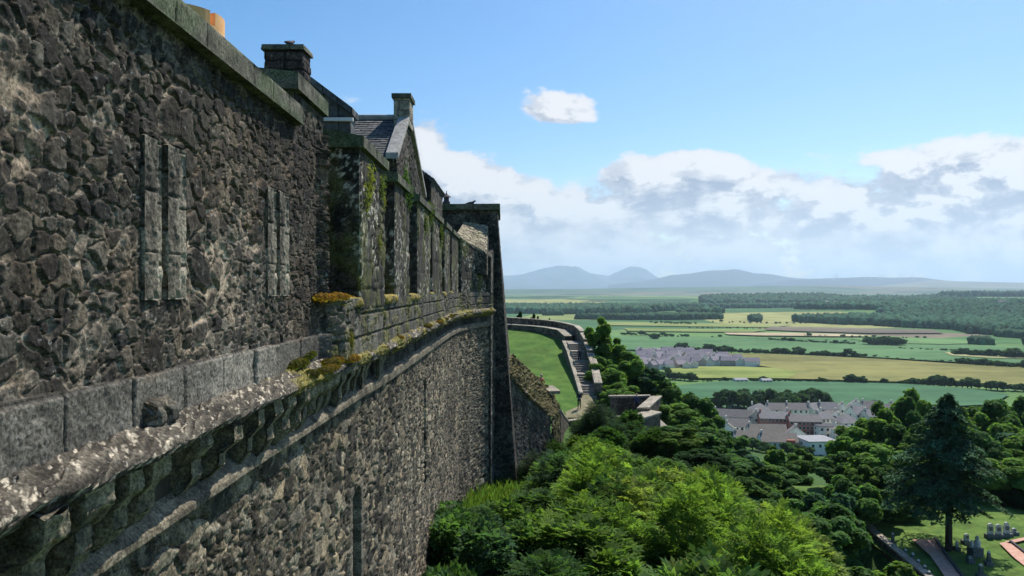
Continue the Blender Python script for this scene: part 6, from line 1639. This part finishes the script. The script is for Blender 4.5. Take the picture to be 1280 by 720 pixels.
# ------------------------------------------------------------------ people
def skin_obj(name, verts, edges, radii, root, mats, levels=1):
    me = bpy.data.meshes.new(name); me.from_pydata(verts, edges, []); o = link(name, me)
    sk = o.modifiers.new('s', 'SKIN'); o.modifiers.new('u', 'SUBSURF').levels = levels; o.modifiers['u'].render_levels = levels
    if not me.skin_vertices: me.attributes  # layer is made by the modifier below
    return o
M['skin'] = flat_mat('skin', (.55, .34, .26), .6)
def person(loc, rz, top, legs, hair, label, arms='down', lean=0.0, scale=1.0, band=None, hairm=None, bag=False):
    """one continuous skinned body, hair and clothing shells; faces -Y locally"""
    V = []; E = []; RD = []
    def v(p, r): V.append(p); RD.append(r if isinstance(r, tuple) else (r, r)); return len(V)-1
    def e(a, b): E.append((a, b)); return b
    ly = lambda z: -lean*max(0, z-.95)
    P = lambda x, y, z: (x, y+ly(z), z-(abs(lean)*.15*max(0, z-.95)))
    pel = v(P(0, 0, .95), (.155, .115)); w1 = e(pel, v(P(0, 0, 1.10), (.14, .10))); ch_ = e(w1, v(P(0, .01, 1.28), (.165, .115))); sh = e(ch_, v(P(0, .01, 1.41), (.12, .085)))
    nk = e(sh, v(P(0, 0, 1.50), .055)); hd = e(nk, v(P(0, -.01, 1.58), (.07, .085))); h2 = e(hd, v(P(0, -.012, 1.66), (.075, .092))); e(h2, v(P(0, -.005, 1.715), (.05, .06)))
    for s in (-1, 1):
        hp = e(pel, v(P(s*.095, 0, .88), (.095, .10))); kn = e(hp, v((s*.105, -.015, .50), (.06, .062))); ca = e(kn, v((s*.11, .015, .36), (.056, .058))); an = e(ca, v((s*.11, .02, .10), (.038, .042)))
        he = e(an, v((s*.11, .0, .045), (.04, .04))); e(he, v((s*.125, -.15, .035), (.042, .03)))
        so = e(sh, v(P(s*.185, .01, 1.39), .058))
        if arms == 'down': el_, wr_ = P(s*.25, .03, 1.12), P(s*.25, -.04, .88)
        elif arms == 'rest': el_, wr_ = P(s*.26, -.10, 1.16), P(s*.16, -.34, 1.10)
        else: el_, wr_ = P(s*.27, .07, 1.14), P(s*.12, -.16, 1.06)
        el = e(so, v(el_, .044)); wr = e(el, v(wr_, .028)); d = (Vector(wr_)-Vector(el_)).normalized()
        pm = e(wr, v(tuple(Vector(wr_)+d*.06), (.036, .020)))
        sd_ = Vector((0, 1, 0)) if abs(d.z) > .7 else Vector((1, 0, 0))
        for k, (fo, fl) in enumerate([(-.028, .070), (-.010, .082), (.010, .078), (.028, .060)]):
            a1 = Vector(wr_)+d*.085+sd_*fo; f1 = e(pm, v(tuple(a1), .0095)); f2 = e(f1, v(tuple(a1+d*fl*.5+Vector((-s*.006, 0, 0))), .0085)); e(f2, v(tuple(a1+d*fl*.95+Vector((-s*.018, 0, -.006))), .007))
        a1 = Vector(wr_)+d*.035-sd_*.036; t1 = e(wr, v(tuple(a1), .011)); e(t1, v(tuple(a1+d*.045-sd_*.015), .009))
    me = bpy.data.meshes.new('person'); me.from_pydata(V, E, []); o = bpy.data.objects.new('person', me); COL.objects.link(o)
    bpy.context.view_layer.objects.active = o; sk = o.modifiers.new('s', 'SKIN')
    if not me.skin_vertices: 
        with bpy.context.temp_override(object=o, active_object=o, selected_objects=[o]):
            try: bpy.ops.object.skin_root_mark()
            except Exception: pass
    if me.skin_vertices:
        for i, r in enumerate(RD): me.skin_vertices[0].data[i].radius = r; me.skin_vertices[0].data[i].use_root = (i == pel)
    u_ = o.modifiers.new('u', 'SUBSURF'); u_.levels = 1; u_.render_levels = 1
    dg = bpy.context.evaluated_depsgraph_get(); dg.update(); m2 = bpy.data.meshes.new_from_object(o.evaluated_get(dg)); o.modifiers.clear(); o.data = m2
    m2.materials.clear()
    for m_ in (M['skin'], top, legs, M['dark_trim']): m2.materials.append(m_)
    m2.polygons.foreach_set('use_smooth', [True]*len(m2.polygons))
    handz = [Vector(V[i]) for i in range(len(V)) if max(RD[i]) < .03]
    for p in m2.polygons:
        c = p.center; z = c.z+abs(lean)*.15*max(0, c.z-.95)
        near = any((c-h_).length < .035 for h_ in handz)
        if near or z > 1.485: k = 0
        elif z < .085: k = 3
        elif z < .93 and abs(c.x) < .20+.0*z and not (arms == 'down' and abs(c.x) > .205): k = 2
        else: k = 1
        p.material_index = k
    o.location = loc; o.rotation_euler = (0, 0, rz); o.scale = (scale,)*3
    tag(o, label, 'person')
    hb = MB(); cx = P(0, 0, 1.66)
    for (r0, zz) in [(0, 0)]:
        prof = [(.070, -.085), (.088, -.05), (.096, 0), (.092, .045), (.070, .080), (.035, .098), (.004, .103)]
        hb.lathe((cx[0], cx[1]+.018, cx[2]+.01), prof, 14)
    h_ = hb.build('hair', hair, o, True)
    f = MB()
    for s in (-1, 1): f.lathe((cx[0]+s*.032, cx[1]-.088, cx[2]-.012), [(.002, -.008), (.010, 0), (.002, .008)], 6)
    f.build('eyes', M['dark_trim'], o)
    f = MB(); f.tube([(cx[0], cx[1]-.085, cx[2]-.005), (cx[0], cx[1]-.105, cx[2]-.035), (cx[0], cx[1]-.09, cx[2]-.045)], [.007, .011, .008], 6); f.build('nose', M['skin'], o, True)
    f = MB(); f.box((cx[0], cx[1]-.085, cx[2]-.065), (.045, .012, .009)); f.build('mouth', M['roof_orange'], o)
    for s in (-1, 1): f = MB(); f.lathe((cx[0]+s*.084, cx[1]+.005, cx[2]-.02), [(.004, -.028), (.014, -.01), (.016, .012), (.005, .028)], 8); f.build('ear', M['skin'], o, True)
    if band is not None:
        b = MB(); b.lathe((0, P(0, 0, 1.0)[1], .985), [(.175, 0), (.18, .02), (.178, .075), (.17, .09)], 16); bb = b.build('waistband', band, o, True); bb.scale = (1, .76, 1)
    return o
M['navy'] = flat_mat('navy_cloth', (.018, .022, .045), .9); M['blackc'] = flat_mat('black_cloth', (.015, .016, .018), .9); M['greyc'] = flat_mat('grey_cloth', (.20, .20, .22), .9)
M['redc'] = flat_mat('coral_cloth', (.62, .14, .10), .9); M['hair_w'] = flat_mat('white_hair', (.55, .53, .50), .8); M['hair_b'] = flat_mat('dark_hair', (.03, .02, .015), .7); M['hair_f'] = flat_mat('fair_hair', (.45, .30, .20), .7); M['blue_c'] = flat_mat('blue_cloth', (.03, .05, .12), .9)
Y = 75.3; x = (724-640)/F*Y
person((x, Y, lawn_z(x, Y)+.17), math.pi+.1, M['navy'], M['blackc'], M['hair_w'], 'grey-haired person in navy jumper and black trousers standing on the worn path, back turned', 'front', band=M['greyc'])
person((7.72, 88.5, -8.62+.0), .15, M['navy'], M['navy'], M['hair_b'], 'dark-haired person in dark blue clothes coming down the stone stairs', 'down')
x, y, z = W_(675.5, 470, 56); person((x, y, z-1.62), math.pi-.6, M['redc'], M['greyc'], M['hair_f'], 'fair-haired person in a coral red top leaning over behind the mossy spur wall', 'rest', lean=.25)
x, y, z = W_(796, 492.5, 74.5); person((x, y, z-1.72), 2.6, M['blue_c'], M['blackc'], M['hair_f'], 'person in dark blue standing inside the stone parapet corner', 'down')
# dark post at the far end of the lawn walkway
x, y, z = W_(639.3, 405.5, 110); mb = MB(); mb.lathe((x, y, z-.1), [(.09, 0), (.08, .55), (.16, .6), (.20, .8), (.14, 1.0), (.04, 1.08)], 10)
tag(mb.build('stone_post', M['dark_trim'], None, True), 'short dark post with a wide head against the far parapet wall next to the tower', 'post')
# bushes topping the far parapet
for (px, yt, wd, hh) in [(646, 391, 1.7, 1.6), (650, 388.5, 1.3, 1.9), (667, 391.5, 1.2, 1.5), (672, 394.5, .8, .9), (687, 397, .6, .8)]:
    Y = 113.5; x = (px-640)/F*Y; zt = (360-yt)/F*Y; k = 'tall0' if wd < 1.5 else 'broad1'
    plant(k, x, Y, zt+8.5, wd*1.6, 'small dark tree top showing over the far curved parapet', 'tree', 'tree tops over the curved parapet', (.03, .07, .03), z=-8.5)

# ------------------------------------------------------------------ labels: tell look-alikes apart by their order across the view
ONES = ['zeroth', 'first', 'second', 'third', 'fourth', 'fifth', 'sixth', 'seventh', 'eighth', 'ninth', 'tenth', 'eleventh', 'twelfth', 'thirteenth', 'fourteenth', 'fifteenth', 'sixteenth', 'seventeenth', 'eighteenth', 'nineteenth']
TENS = {20: ('twentieth', 'twenty'), 30: ('thirtieth', 'thirty'), 40: ('fortieth', 'forty'), 50: ('fiftieth', 'fifty')}
def ordinal(n):
    if n < 20: return ONES[n]
    t = n//10*10; return TENS[t][0] if n == t else TENS[t][1]+'-'+ONES[n-t]
by = {}
for o in list(COL.objects):
    if o.parent is None and o.get('label'): by.setdefault(o['label'], []).append(o)
for lab, os_ in by.items():
    if len(os_) < 2: continue
    os_.sort(key=lambda o: o.location.x/max(o.location.y, .1))
    for i, o in enumerate(os_):
        wds = lab.split()
        lead = 'leftmost' if i == 0 else ('rightmost' if i == len(os_)-1 else ordinal(i+1)+' from left')
        o['label'] = ' '.join((lead+': '+lab).split()[:16])
        if not o.get('group'): o['group'] = lab
